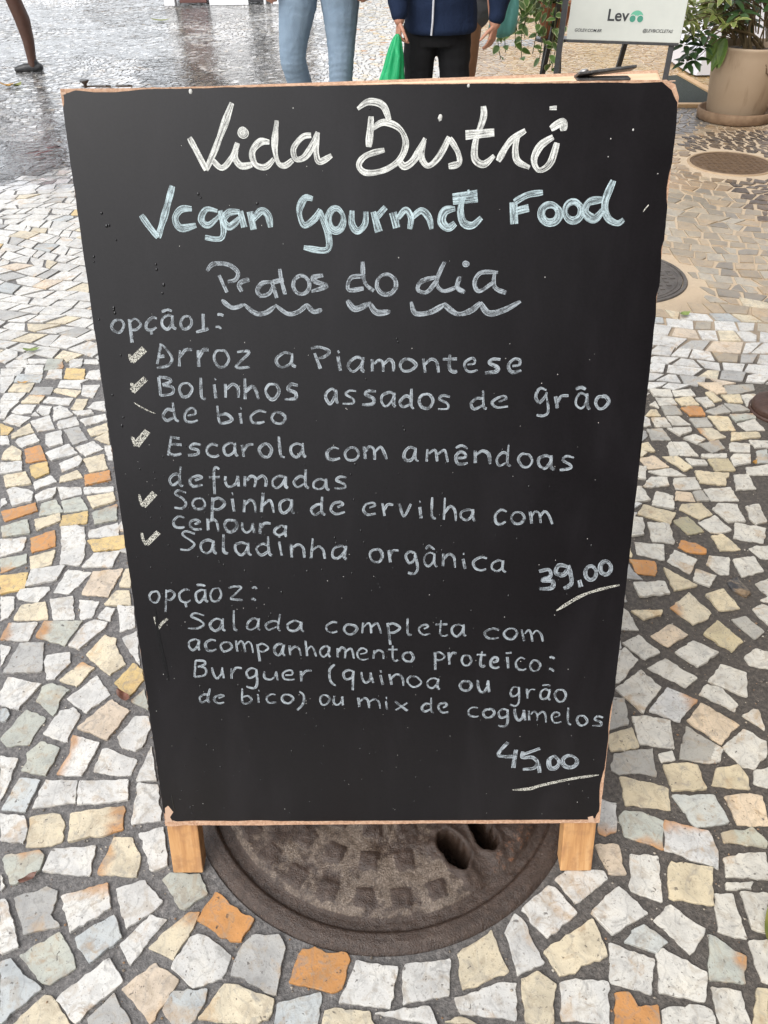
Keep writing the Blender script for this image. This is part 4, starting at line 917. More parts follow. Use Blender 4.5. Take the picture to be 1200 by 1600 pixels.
# dark shaft below so the slots look into depth
for (lab, cx, cy, r_, pal) in (('dark grey iron manhole cover half hidden behind the right edge of the chalkboard', COVER_A[0], COVER_A[1], COVER_A[2]/1.02, 0), ('brown rusty oval looking cover among black paving stones in front of the flower pot', COVER_B[0], COVER_B[1], COVER_B[2]/1.02, 1)):
    t = thing('manhole_cover', lab, 'manhole cover', (cx, cy, 0), 'iron covers set in the pavement')
    mm = noisy('worn_iron', (.045, .038, .034), (.10, .088, .078), 22, .5, .5, 160) if pal == 0 else noisy('rusty_iron', (.075, .043, .022), (.13, .08, .042), 30, .6, .5, 160)
    b = MB(); b.lathe((cx, cy, 0), [(.0005, .0035), (r_*.86, .0035), (r_*.87, .002), (r_*.885, .002), (r_*.895, .0045), (r_*.93, .0045), (r_*.94, .001)], 72)
    for i in range(-6, 7):
        for j in range(-6, 7):
            if math.hypot(i, j)*r_*.13 < r_*.8: b.box((cx+i*r_*.13, cy+j*r_*.13, .0042), (r_*.07, r_*.07, .003), None, .001)
    b.build('lid', mm, t); b = MB(); b.lathe((cx, cy, 0), [(r_*.945, .0), (r_*.95, .005), (r_*1.0, .005), (r_*1.02, -.002)], 72)
    b.build('rim', mm if pal == 0 else noisy('pale_mortar', (.30, .21, .13), (.38, .28, .18), 40, .7, .3), t)
vc = thing('valve_cap', 'small dark brown domed iron cap at the right edge of the pavement', 'valve cap', (1.03, 1.185, 0))
m_vc = noisy('brown_iron', (.035, .016, .010), (.06, .028, .018), 60, .5, .3)
b = MB(); b.lathe((1.03, 1.185, 0), [(.062, .0), (.064, .018), (.060, .026), (.048, .030), (.0005, .032)], 40); b.build('cap', m_vc, vc, True)
b = MB(); b.lathe((1.03, 1.185, 0), [(.068, .0), (.069, .007), (.0645, .008)], 40); b.build('collar', m_vc, vc, True)

# ------------------------------------------------------------------ fallen leaves
def leaf_mesh(name, loc, L, W_, yaw, curl, m, lab, grp='fallen leaves on the pavement'):
    vs, fs = [], []; n = 9; mcols = 5
    for i in range(n+1):
        t = i/n; wd = W_*math.sin(math.pi*min(1, t*.94+.05))**.8*(1-.25*t)
        for j in range(mcols):
            s_ = (j/(mcols-1)-.5)*2
            vs.append(Vector((t*L-L/2, s_*wd/2, .009+curl*(t-.5)**2*L*2+abs(s_)*wd*.28*curl+.004*math.sin(t*9+s_*2)*curl)))
    for i in range(n):
        for j in range(mcols-1): a = i*mcols+j; fs.append((a, a+1, a+mcols+1, a+mcols))
    rz = Matrix.Rotation(yaw, 3, 'Z'); vs = [rz @ q+Vector(loc) for q in vs]
    return tag(mesh(name, vs, fs, m, None, True), lab, 'leaf', grp)
def leaf_mat(name, c1, c2, sc=60, tr=.25):
    m = noisy(name, c1, c2, sc, .45, .25, 120); m.node_tree.nodes['Principled BSDF'].inputs['Transmission Weight'].default_value = 0
    return m
lm_g = leaf_mat('green_leaf', (.09, .14, .03), (.22, .26, .08)); lm_y = leaf_mat('yellowing_leaf', (.20, .19, .05), (.12, .15, .04)); lm_b = leaf_mat('brown_leaf', (.10, .045, .03), (.17, .07, .045)); lm_o = leaf_mat('ochre_leaf', (.42, .25, .06), (.30, .15, .04))
for px, py, L, W_, yaw, cu, m, lab in (
    (1068, 496, .042, .030, .4, .5, lm_g, 'small crumpled green leaf on pale stones right of the board'),
    (1204, 1458, .075, .026, 1.35, .6, lm_y, 'yellow green curled leaf at the lower right edge'),
    (52, 551, .050, .022, .2, .3, lm_g, 'narrow green leaf on white stones left of the board'),
    (196, 1094, .034, .016, -.6, .5, lm_b, 'reddish brown leaf scrap in the joint beside the board edge'),
    (1178, 728, .018, .012, .9, .6, lm_o, 'tiny orange leaf scrap between grey stones at the right'),
    (38, 602, .030, .010, .15, .3, lm_o, 'ochre leaf scrap on a white stone left of the board'),
    (14, 137, .10, .07, .3, .5, lm_o, 'brown leaf on the wet pavement below the walking foot'),
    (27, 137, .09, .07, 1.1, .5, lm_y, 'green yellow leaf on the wet pavement below the walking foot'),
    (253, 34, .20, .12, .1, .2, lm_y, 'yellow leaf on the far wet pavement'),
    (48, 1376, .026, .011, .6, .4, lm_b, 'thin brown leaf scrap in the mortar at the lower left')):
    q = gp(px, py); leaf_mesh('fallen_leaf', (q.x, q.y, 0), L, W_, yaw, cu, m, lab)

# ------------------------------------------------------------------ people
def cloth(name, c1, c2, sc=120, rough=.85, bump=.25, wr=18):
    m = mat(name, c1, rough, 0, .2); k = N(m); co = k.coord()
    wv = k.noise(co, wr, 4, .6, .8); fi = k.noise(co, sc*4, 2)
    k.set('Base Color', k.mix(.5, k.ramp(wv, [(.3, c1), (.7, c2)]), k.ramp(fi, [(.3, c1), (.7, c2)])))
    k.bump(k.math('ADD', wv, k.math('MULTIPLY', fi, .15)), bump, .02); return m
def skinmat(name, c1, c2):
    m = noisy(name, c1, c2, 30, .5, .15, 200, .4)
    b = m.node_tree.nodes['Principled BSDF']; b.inputs['Subsurface Weight'].default_value = .08; b.inputs['Subsurface Radius'].default_value = (.01, .004, .002); return m
def fused(name, mb, voxel, m, parent, it=6, extra=()):
    o = mb.build(name, m, None)
    evaluated(o, [('REMESH', dict(mode='VOXEL', voxel_size=voxel)), ('SMOOTH', dict(factor=.5, iterations=it))]+list(extra))
    if not o.data.materials: o.data.materials.append(m)
    if parent: o.parent = parent; o.matrix_parent_inverse = parent.matrix_basis.inverted()
    return o
def limb(mb, *jr):
    for (p0, r0), (p1, r1) in zip(jr[:-1], jr[1:]): mb.capsule(p0, r0, p1, r1)
def hand(mb, wrist, d, side, palm_n, L=.17, curl=.35, spread=.12, thumb=1):
    """palm, four fingers and a thumb; d along the fingers, side towards the thumb, palm_n out of the palm"""
    d = Vector(d).normalized(); side = Vector(side); side = (side-d*side.dot(d)).normalized(); pn = d.cross(side)
    if pn.dot(Vector(palm_n)) < 0: pn = -pn
    wv = Vector(wrist); W_ = L*.42
    for s_ in (-.36, -.12, .12, .36):
        mb.capsule(wv+side*s_*W_*.55, L*.085, wv+d*L*.48+side*s_*W_, L*.068)
    mb.capsule(wv-d*L*.12, L*.13, wv+d*L*.1, L*.12)
    for s_, fl in ((.36, .44), (.12, .50), (-.12, .46), (-.36, .36)):
        p = wv+d*L*.48+side*s_*W_; dirv = (d+side*s_*spread).normalized(); a = curl*(1+.25*(.36-s_)); r_ = L*.052
        for seg in (.45, .32, .23):
            a_ = a; dirv = (dirv*math.cos(a_)+pn*math.sin(a_)).normalized(); q = p+dirv*L*fl*seg; mb.capsule(p, r_, q, r_*.9); p = q; r_ *= .9
    p = wv+d*L*.12+side*W_*.38; dv = (d*.75+side*.65*thumb+pn*.25).normalized()
    for seg, r_ in ((.26, .075), (.20, .062), (.15, .055)):
        q = p+dv*L*seg; mb.capsule(p, L*r_, q, L*r_*.92); p = q; dv = (dv+d*.35+pn*.2).normalized()
def head(mb, c, s):
    c = Vector(c)
    for z, r_, dy in ((.0, .076, .0), (.035, .083, .006), (-.04, .066, -.012), (-.075, .050, -.022)): mb.capsule(c+Vector((-.008*s, dy*s, z*s)), r_*s, c+Vector((.008*s, dy*s+.012*s, z*s)), r_*s)
    mb.capsule(c+Vector((0, -.088*s, .0)), .010*s, c+Vector((0, -.102*s, -.022*s)), .014*s)          # nose
    mb.capsule(c+Vector((-.02*s, -.076*s, -.052*s)), .009*s, c+Vector((.02*s, -.076*s, -.052*s)), .009*s)  # mouth
    for e in (-1, 1):
        mb.capsule(c+Vector((e*.082*s, .01*s, .012*s)), .011*s, c+Vector((e*.084*s, .014*s, -.022*s)), .009*s)
        mb.capsule(c+Vector((e*.018*s, -.078*s, .022*s)), .009*s, c+Vector((e*.048*s, -.07*s, .022*s)), .008*s)
def hair(c, s, m, parent, long=False):
    mb = MB(); c = Vector(c)
    mb.capsule(c+Vector((0, .012*s, .03*s)), .094*s, c+Vector((0, .028*s, .01*s)), .092*s)
    if long: limb(mb, (c+Vector((0, .05*s, -.02*s)), .085*s), (c+Vector((0, .07*s, -.16*s)), .075*s), (c+Vector((0, .07*s, -.28*s)), .05*s))
    o = fused('hair', mb, .008*s, m, parent, 3)
    for v_ in o.data.vertices:      # open the face
        q = v_.co-c
        if q.y < -.045*s and q.z < .055*s: v_.co.y += .055*s
    return o
def eyes(c, s, parent):
    mb = MB(); c = Vector(c)
    for e in (-1, 1): mb.capsule(c+Vector((e*.030*s, -.074*s, .004*s)), .0105*s, c+Vector((e*.034*s, -.073*s, .004*s)), .0105*s, 10)
    mb.build('eyes', mat('eye', (.03, .02, .015), .15), parent, True)
def shoe(mb, ankle, d, s=1.0):
    a = Vector(ankle); d = Vector(d).normalized(); a0 = Vector((a.x, a.y, .035*s))
    limb(mb, (a0-d*.05*s, .037*s), (a0+d*.07*s+Vector((0, 0, -.002)), .042*s), (a0+d*.155*s+Vector((0, 0, -.012*s)), .026*s)); mb.capsule(a0-d*.02*s, .036*s, a0-d*.015*s+Vector((0, 0, .05*s)), .034*s)
M_hair = noisy('dark_hair', (.012, .009, .007), (.03, .022, .016), 160, .5, .5)
SK1 = skinmat('tan_skin', (.36, .17, .11), (.42, .215, .145)); SK2 = skinmat('dark_skin', (.050, .022, .014), (.075, .034, .022)); SK3 = skinmat('brown_skin', (.30, .155, .085), (.24, .12, .065))

# --- person in light blue jeans, stepping forward
pj = thing('person', 'person in light blue skinny jeans walking behind the board, seen from the thighs down', 'person', (-.26, 3.25, 0))
m_jean = cloth('blue_denim', (.15, .21, .28), (.215, .28, .35), 200, .8, .35, 14)
hipL, hipR = Vector((-.345, 3.22, .86)), Vector((-.175, 3.2, .86))
kL, kR = Vector((-.383, 3.19, .50)), Vector((-.176, 3.18, .50)); aL, aR = Vector((-.335, 3.47, .13)), Vector((-.205, 3.21, .075))
b = MB()
limb(b, (hipL, .074), (kL, .036), (aL, .028)); limb(b, (hipR, .074), (kR, .036), (aR, .028)); b.capsule((-.30, 3.21, .92), .10, (-.22, 3.21, .92), .10)
b.rings([((-.26, 3.21, .90), .165, .11), ((-.26, 3.21, 1.05), .135, .10), ((-.26, 3.21, 1.25), .155, .11), ((-.26, 3.21, 1.38), .17, .095), ((-.26, 3.21, 1.44), .08, .06)])
b.capsule((-.26, 3.21, 1.42), .05, (-.26, 3.2, 1.52), .047); head(b, (-.26, 3.19, 1.60), 1.0)
limb(b, ((-.43, 3.21, 1.37), .048), ((-.47, 3.24, 1.10), .040), ((-.46, 3.12, .88), .030)); limb(b, ((-.09, 3.21, 1.37), .048), ((-.05, 3.2, 1.10), .040), ((-.06, 3.10, .88), .030))
hand(b, (-.46, 3.115, .86), (0, -.1, -1), (1, -.2, 0), (1, 0, 0)); hand(b, (-.06, 3.095, .86), (0, -.1, -1), (-1, -.2, 0), (-1, 0, 0))
limb(b, (aL, .034), (aL+Vector((0, .02, -.07)), .033)); limb(b, (aR, .034), (aR+Vector((0, 0, -.04)), .034))
body = fused('body', b, .007, SK1, pj)
b = MB()
limb(b, (hipL, .097), (Vector((-.345, 3.2, .70)), .079), (Vector((-.372, 3.19, .58)), .062), (kL, .055), (Vector((-.372, 3.22, .44)), .054), (Vector((-.350, 3.34, .29)), .052), (aL+Vector((0, -.02, .03)), .042))
limb(b, (hipR, .097), (Vector((-.172, 3.2, .70)), .080), (Vector((-.174, 3.19, .58)), .063), (kR, .055), (Vector((-.184, 3.19, .40)), .050), (aR+Vector((0, 0, .06)), .041))
b.rings([((-.26, 3.21, .84), .17, .115), ((-.26, 3.21, .90), .178, .122), ((-.26, 3.21, 1.0), .152, .112)])
def rumple(o, amp, axis_z=1.0, sc=30, knees=()):
    nv = len(o.data.vertices); no = [v_.normal.copy() for v_ in o.data.vertices]
    for v_, n_ in zip(o.data.vertices, no):
        p = v_.co; e = mnoise.noise((p.x*sc*.5, p.y*sc*.5, p.z*sc*1.7))*amp
        for (c_, r_) in knees:
            dd = (p-Vector(c_)).length
            if dd < r_: e += math.sin(p.z*260+mnoise.noise((p.x*20, p.y*20, 3))*3)*amp*.9*(1-dd/r_)
        v_.co = p+n_*e
jn = fused('jeans', b, .006, m_jean, pj, 5); rumple(jn, .0014, 1, 26, ((kL, .12), (kR, .12), ((-.184, 3.19, .40), .12), (hipL, .12), (hipR, .12)))
b = MB(); b.rings([((-.26, 3.21, .93), .182, .128), ((-.26, 3.21, 1.1), .150, .115), ((-.26, 3.21, 1.28), .17, .12), ((-.26, 3.21, 1.40), .175, .105), ((-.26, 3.21, 1.46), .09, .07)]); limb(b, ((-.42, 3.21, 1.38), .062), ((-.465, 3.235, 1.2), .058)); limb(b, ((-.10, 3.21, 1.38), .062), ((-.055, 3.205, 1.2), .058))
sh = fused('shirt', b, .009, cloth('white_cotton', (.62, .62, .6), (.7, .7, .68)), pj, 4); rumple(sh, .004)
for a_, d_ in ((aL, (0, -1, 0)), (aR, (0, -1, 0))):
    b = MB(); shoe(b, a_, d_); fused('shoe', b, .007, mat('white_sneaker', (.5, .5, .48), .6), pj, 4)
hair((-.26, 3.19, 1.60), 1.0, M_hair, pj, True); eyes((-.26, 3.19, 1.60), 1.0, pj)

# --- person in the navy zip jacket holding the green bag (shorter figure)
pn_ = thing('person', 'person in navy zip jacket and black trousers holding a green bag behind the board', 'person', (.24, 3.25, 0))
m_navy = cloth('navy_fleece', (.006, .012, .032), (.012, .022, .052), 160, .9, .4, 16); m_black = cloth('black_cotton', (.006, .006, .007), (.012, .012, .013), 160, .9, .3, 12)
cx = .238; yb = 3.24; s = .80
wl_, wr_ = Vector((.068, 3.11, .648)), Vector((.466, 3.20, .618))
b = MB()
for sx_ in (-1, 1): limb(b, ((cx+sx_*.07, yb, .62), .06), ((cx+sx_*.075, yb-.01, .36), .042), ((cx+sx_*.078, yb+.01, .06), .03))
b.rings([((cx, yb, .58), .13, .09), ((cx, yb, .75), .115, .085), ((cx, yb, .95), .135, .09), ((cx, yb, 1.07), .14, .08), ((cx, yb, 1.12), .06, .05)])
b.capsule((cx, yb, 1.10), .043, (cx, yb-.01, 1.19), .041); head(b, (cx, yb-.02, 1.265), .92)
limb(b, ((cx-.145, yb, 1.05), .038), ((cx-.19, yb+.02, .84), .032), (wl_, .0235)); limb(b, ((cx+.145, yb, 1.05), .038), ((cx+.20, yb+.03, .84), .032), (wr_, .0245))
body = fused('body', b, .006, SK1, pn_)
m_hand = SK1
def hand_obj(*a, **kw):
    mb = MB(); hand(mb, *a, **kw); return mb
b = MB(); hand(b, wl_+Vector((0, 0, -.004)), (-.06, -.03, -1), (.35, -1, 0), (.95, .3, 0), .105, .75, .05); lh = fused('hand', b, .0026, SK1, pn_, 3)
b = MB(); hand(b, wr_+Vector((-.001, -.004, -.006)), (-.20, -.12, -1), (-.8, -.8, 0), (-.9, .35, .1), .104, .36, .03); rh = fused('hand', b, .0026, SK1, pn_, 3)
b = MB()
for sx_, w0, w1 in ((-1, .083, .066), (1, .083, .068)):
    limb(b, ((cx-.008+sx_*.068, yb, .60), w0*.93), ((cx-.008+sx_*.078, yb-.005, .42), w1*.94), ((cx-.008+sx_*.082, yb, .22), .058), ((cx+sx_*.085, yb+.01, .07), .052))
b.rings([((cx-.004, yb, .54), .135, .09), ((cx, yb, .62), .142, .098), ((cx, yb, .70), .12, .09)])
tr = fused('trousers', b, .006, m_black, pn_, 4); rumple(tr, .005, 1, 16)
b = MB(); b.rings([((cx+.005, yb-.004, .588), .146, .110), ((cx+.006, yb-.004, .60), .152, .116), ((cx+.006, yb, .66), .150, .116), ((cx, yb, .80), .140, .110), ((cx, yb, .95), .155, .112), ((cx, yb, 1.06), .150, .095), ((cx, yb, 1.11), .085, .07), ((cx, yb, 1.15), .06, .055)])
jk = fused('jacket', b, .007, m_navy, pn_, 3); rumple(jk, .006, 1, 13)
for nm, pts in (('sleeve', (((cx-.138, yb, 1.05), .062), ((cx-.185, yb+.01, .84), .055), (wl_+Vector((-.006, .028, .07)), .044), (wl_+Vector((0, .006, .024)), .034))), ('sleeve', (((cx+.138, yb, 1.05), .062), ((cx+.205, yb+.03, .84), .056), (wr_+Vector((.014, .008, .10)), .050), (wr_+Vector((.006, .002, .030)), .036)))):
    b = MB(); limb(b, *pts); o = fused(nm, b, .006, m_navy, pn_, 3); rumple(o, .005, 1, 16)
zx = .203
b = MB(); b.tube([(zx-.004, yb-.1225, .590), (zx, yb-.126, .64), (zx+.002, yb-.124, .72), (zx+.008, yb-.118, .82), (zx+.014, yb-.124, .95), (zx+.02, yb-.105, 1.06)], .0042, 8); b.build('zip', mat('zip_tape', (.55, .56, .6), .4, .3), pn_)
for sx_ in (-1, 1):
    b = MB(); shoe(b, (cx+sx_*.08, yb+.01, .06), (sx_*.2, -1, 0), .85); fused('shoe', b, .007, mat('dark_shoe', (.03, .03, .032), .5), pn_, 4)
hair((cx, yb-.02, 1.265), .92, M_hair, pn_); eyes((cx, yb-.02, 1.265), .92, pn_)

# --- bags: thin plastic, gathered at the top
def bag(name, top, bot, wd, dp, m, lab, lean=0.0, folds=7, seed=0):
    top, bot = Vector(top), Vector(bot); vs, fs = [], []; n = 40; K = 22
    for i in range(K+1):
        t = i/K; c_ = top.lerp(bot, t)+Vector((lean*math.sin(t*math.pi), 0, 0))
        prof = (.10+.90*min(1, t/.75)**.62)*(1 if t < .9 else math.sqrt(max(0.02, 1-((t-.9)/.1)**2)))
        for j in range(n):
            a = 2*math.pi*j/n; fo = 1+.16*math.sin(folds*a+seed+2*t)*(1-t*.7)+.10*mnoise.noise((math.cos(a)*2+seed, math.sin(a)*2, t*4))
            vs.append(c_+Vector((wd*prof*fo*math.cos(a), dp*prof*fo*math.sin(a), 0)))
    for i in range(K):
        for j in range(n): q = i*n+j; p = i*n+(j+1) % n; fs.append((q, q+n, p+n, p))
    fs.append(tuple(K*n+j for j in range(n)))
    o = mesh(name, vs, fs, m, None, True); return tag(o, lab, 'bag')
def plastic(name, c, tr=.35):
    m = mat(name, c, .32, 0, .5); k = N(m); co = k.coord()
    mp = k.n('ShaderNodeMapping'); k.l(co, mp.inputs[0]); mp.inputs['Scale'].default_value = (55, 55, 9)
    nz = k.noise(mp.outputs[0], 1, 4, .6, .6); k.bump(nz, .5, .01)
    k.set('Base Color', k.mix(k.math('MULTIPLY', k.smooth(nz, .45, .75), .5), c, tuple(min(1, q*1.9+.06) for q in c)))
    tl = k.n('ShaderNodeBsdfTranslucent'); tl.inputs[0].default_value = (*c, 1); mx = k.n('ShaderNodeMixShader'); mx.inputs[0].default_value = tr
    out = [n_ for n_ in k.t.nodes if n_.type == 'OUTPUT_MATERIAL'][0]; k.l(k.b.outputs[0], mx.inputs[1]); k.l(tl.outputs[0], mx.inputs[2]); k.l(mx.outputs[0], out.inputs[0]); return m
bag('plastic_bag', (.060, 3.085, .602), (.022, 3.085, .33), .054, .045, plastic('green_plastic', (.02, .42, .16)), 'bright green plastic bag hanging from the hand of the person in navy', 0, 6, 1)

# --- person half hidden behind, bare leg and pale teal bag
pb_ = thing('person', 'person with a bare brown leg showing just behind the black trousers', 'person', (.36, 3.85, 0))
cx = .355; yb = 3.80
hp = Vector((cx+.085, yb, .80)); kn = Vector((.418, yb-.02, .475)); an = Vector((.385, yb+.03, .08)); hp2 = Vector((cx-.085, yb, .80)); kn2 = Vector((cx-.005, yb+.12, .47)); an2 = Vector((cx-.01, yb+.20, .08))
b = MB()
limb(b, (hp, .08), (kn+Vector((0, 0, .1)), .060), (kn, .050), (kn+Vector((-.010, .02, -.13)), .052), (an, .034), (an+Vector((0, 0, -.04)), .035)); limb(b, (hp2, .08), (kn2, .050), (kn2+Vector((0, .02, -.13)), .052), (an2, .034))
b.rings([((cx, yb, .84), .16, .11), ((cx, yb, 1.0), .14, .10), ((cx, yb, 1.2), .165, .11), ((cx, yb, 1.33), .17, .09), ((cx, yb, 1.39), .07, .06)])
b.capsule((cx, yb, 1.36), .05, (cx, yb-.01, 1.46), .048); head(b, (cx, yb-.02, 1.545), 1.0)
limb(b, ((cx-.18, yb, 1.30), .045), ((cx-.24, yb, 1.05), .038), ((cx-.22, yb-.1, .82), .028)); limb(b, ((cx+.18, yb, 1.30), .045), ((cx+.24, yb, 1.05), .038), ((.565, 3.66, .80), .028))
hand(b, (.565, 3.655, .79), (0, 0, -1), (-.4, -1, 0), (-1, .3, 0), .165, .8); hand(b, (cx-.22, yb-.105, .80), (0, 0, -1), (.4, -1, 0), (1, .3, 0), .165)
fused('body', b, .007, SK3, pb_)
b = MB(); limb(b, (hp, .098), (hp+Vector((-.005, 0, -.2)), .088)); limb(b, (hp2, .098), (hp2+Vector((0, 0, -.2)), .09)); b.rings([((cx, yb, .78), .165, .12), ((cx, yb, .95), .155, .11)])
o = fused('shorts', b, .008, cloth('grey_cotton', (.10, .10, .11), (.14, .14, .15)), pb_, 4); rumple(o, .005)
b = MB(); b.rings([((cx, yb, .90), .168, .12), ((cx, yb, 1.1), .155, .112), ((cx, yb, 1.3), .175, .11), ((cx, yb, 1.4), .09, .07)]); limb(b, ((cx-.17, yb, 1.31), .06), ((cx-.225, yb, 1.12), .055)); limb(b, ((cx+.17, yb, 1.31), .06), ((cx+.225, yb, 1.12), .055))
o = fused('shirt', b, .009, cloth('dark_green_cotton', (.04, .06, .045), (.06, .08, .06)), pb_, 4); rumple(o, .005)
for a_ in (an, an2): b = MB(); shoe(b, a_, (0, -1, 0)); fused('shoe', b, .007, mat('brown_sandal', (.08, .045, .03), .6), pb_, 4)
hair((cx, yb-.02, 1.545), 1.0, M_hair, pb_); eyes((cx, yb-.02, 1.545), 1.0, pb_)
bag('plastic_bag', (.572, 3.64, .77), (.545, 3.63, .505), .062, .05, plastic('teal_plastic', (.16, .42, .38), .45), 'pale teal plastic bag beside the right hand of the person in navy', .012, 5, 4)

# --- walker far left
pw = thing('person', 'person with bare dark leg and black shoe walking on the wet pavement', 'person', (-2.8, 6.0, 0))
b = MB()
an = Vector((-2.610, 5.965, .075)); kn = Vector((-2.625, 5.95, .47)); hp = Vector((-2.74, 6.0, .86)); an2 = Vector((-3.12, 6.1, .09)); kn2 = Vector((-2.98, 6.08, .48)); hp2 = Vector((-2.76, 6.16, .86))
limb(b, (hp, .085), (kn+Vector((-.02, .01, .08)), .060), (kn, .053), (Vector((-2.602, 5.965, .33)), .054), (Vector((-2.600, 5.968, .20)), .042), (an, .032), (an+Vector((0, 0, -.03)), .034)); limb(b, (hp2, .085), (kn2, .053), (kn2+Vector((.0, .0, -.14)), .054), (an2, .034))
cx, yb = -2.75, 6.08
b.rings([((cx, yb, .86), .12, .17), ((cx, yb, 1.05), .105, .14), ((cx, yb, 1.28), .115, .18), ((cx, yb, 1.42), .10, .18), ((cx, yb, 1.48), .06, .07)]); b.capsule((cx, yb, 1.45), .052, (cx-.01, yb, 1.55), .05)
hd = MB(); head(hd, (0, 0, 0), 1.0); rz = Matrix.Rotation(R(-90), 3, 'Z'); b.add([rz @ q+Vector((cx-.02, yb, 1.64)) for q in hd.v], hd.f)
limb(b, ((cx, yb-.19, 1.39), .048), ((cx+.06, yb-.22, 1.12), .04), ((cx-.06, yb-.2, .90), .03)); limb(b, ((cx, yb+.19, 1.39), .048), ((cx-.06, yb+.22, 1.12), .04), ((cx-.18, yb+.2, .92), .03))
hand(b, (cx-.06, yb-.2, .88), (-.1, 0, -1), (-1, 0, 0), (0, 1, 0)); hand(b, (cx-.18, yb+.2, .90), (-.1, 0, -1), (-1, 0, 0), (0, -1, 0))
fused('body', b, .007, SK2, pw)
b = MB(); limb(b, (hp, .10), (hp+(kn-hp)*.5, .085)); limb(b, (hp2, .10), (hp2+(kn2-hp2)*.5, .085)); b.rings([((cx, yb, .80), .125, .185), ((cx, yb, 1.0), .115, .155)])
o = fused('shorts', b, .008, cloth('red_cotton', (.30, .03, .03), (.36, .05, .045)), pw, 4); rumple(o, .005)
b = MB(); b.rings([((cx, yb, .94), .12, .165), ((cx, yb, 1.12), .115, .15), ((cx, yb, 1.32), .125, .19), ((cx, yb, 1.47), .08, .10)]); limb(b, ((cx, yb-.18, 1.40), .062), ((cx+.045, yb-.215, 1.2), .057)); limb(b, ((cx, yb+.18, 1.40), .062), ((cx-.045, yb+.215, 1.2), .057))
o = fused('shirt', b, .009, cloth('green_cotton', (.03, .12, .08), (.05, .16, .10)), pw, 4); rumple(o, .005)
m_bs = noisy('black_rubber', (.012, .012, .013), (.03, .03, .032), 40, .4, .2)
for a_, d_ in ((an, (-1, -.12, 0)), (an2, (-1, 0, 0))): b = MB(); shoe(b, a_, d_, .80); fused('shoe', b, .006, m_bs, pw, 4)

# ------------------------------------------------------------------ white sandwich board of the bicycle shop
def onY(px, py, Y):
    d = ray(px, py); return CAM+d*((Y-CAM.y)/d.y)
lb = thing('sidewalk_sign', 'white sandwich board on a black steel frame with a green and black shop logo', 'sign', (1.17, 3.85, 0))
A = onY(885, 61.5, 3.82); Bq = onY(1062, 67.5, 3.68)
xh = (Bq-A); SW = xh.length; xh.normalize(); zh = Vector((.0, .12, .99)); zh = (zh-xh*zh.dot(xh)).normalized(); nh = xh.cross(zh)   # nh points to the viewer
if nh.dot(CAM-A) < 0: nh = -nh
def sp(u_, v_, d=0.0): return A+xh*u_+zh*v_+nh*d
m_white = noisy('white_panel', (.47, .49, .455), (.51, .53, .49), 12, .4, .05); m_blk = noisy('black_steel', (.022, .023, .025), (.04, .04, .042), 60, .4, .15, None, .5)
def obox(mb, u0, u1, v0, v1, d0, d1, bev=.002):
    bm = bmesh.new(); V = [bm.verts.new(sp(u_, v_, d)) for d in (d0, d1) for u_, v_ in ((u0, v0), (u1, v0), (u1, v1), (u0, v1))]
    for f in ((0, 1, 2, 3), (7, 6, 5, 4), (0, 4, 5, 1), (1, 5, 6, 2), (2, 6, 7, 3), (3, 7, 4, 0)): bm.faces.new([V[i] for i in f])
    bmesh.ops.recalc_face_normals(bm, faces=bm.faces[:])
    if bev: bmesh.ops.bevel(bm, geom=bm.edges[:], offset=bev, segments=2, affect='EDGES', profile=.5)
    bm.verts.index_update(); mb.add([v_.co.copy() for v_ in bm.verts], [[v_.index for v_ in f.verts] for f in bm.faces]); bm.free()
b = MB(); obox(b, 0, SW, 0, .78, -.004, .006); panel2 = b.build('panel', m_white, lb)
b = MB(); obox(b, .004, SW-.004, -.012, .0, -.012, .004); obox(b, .004, SW-.004, .78, .80, -.012, .004); b.build('frame', m_blk, lb)
def legbar(p0, p1, w_, name='leg'):
    mb = MB(); p0, p1 = Vector(p0), Vector(p1); d = p1-p0; q = d.to_track_quat('Z', 'Y').to_matrix(); mb.box((p0+p1)/2, (w_, w_*.8, d.length), q, .002); return mb.build(name, m_blk, lb)
for px0, px1 in ((876, 868), (1051, 1051)):
    q0 = onY(px0, 63, 3.80 if px0 < 900 else 3.70); u_ = (q0-A).dot(xh); top = sp(u_, .79, -.018); low = sp(u_-(.006 if px0 < 900 else 0), -.455, -.018)
    t = low.z/(low.z-top.z); low = low+(top-low)*t; legbar(low, top, .026)
for q_ in ((onY(863, 60, 4.16), onY(850, 112, 4.26)), (onY(1008, 64, 4.02), onY(985, 107, 4.10))):
    d = q_[1]-q_[0]; low = q_[0]+d*(-q_[0].z/d.z)
    u_ = (q_[0]-A).dot(xh); top = sp(min(SW-.03, max(.02, u_+.02)), .79, -.05); legbar((low.x, low.y, 0), top, .024)
def text(txt, u_, v_, h, m, parent, shear=0.0, wfix=None, bold=0.0):
    cu = bpy.data.curves.new('lettering', 'FONT'); cu.body = txt; cu.size = 1; cu.shear = shear; cu.offset = bold; cu.extrude = 0
    t_ = bpy.data.objects.new('lettering', cu); COL.objects.link(t_); dg = bpy.context.evaluated_depsgraph_get(); dg.update()
    me = bpy.data.meshes.new_from_object(t_.evaluated_get(dg)); bpy.data.objects.remove(t_); bpy.data.curves.remove(cu)
    xs = [v__.co.x for v__ in me.vertices]; x0, x1 = min(xs), max(xs); ys = [v__.co.y for v__ in me.vertices]; y0 = 0
    cap = .69; sy = h/cap; sx_ = (wfix/(x1-x0)) if wfix else sy
    for v__ in me.vertices: v__.co = sp(u_+(v__.co.x-x0)*sx_, v_+v__.co.y*sy, .0072)
    me.materials.append(m); o = bpy.data.objects.new('lettering', me); COL.objects.link(o); o.parent = parent; o.matrix_parent_inverse = Matrix.Identity(4); return o
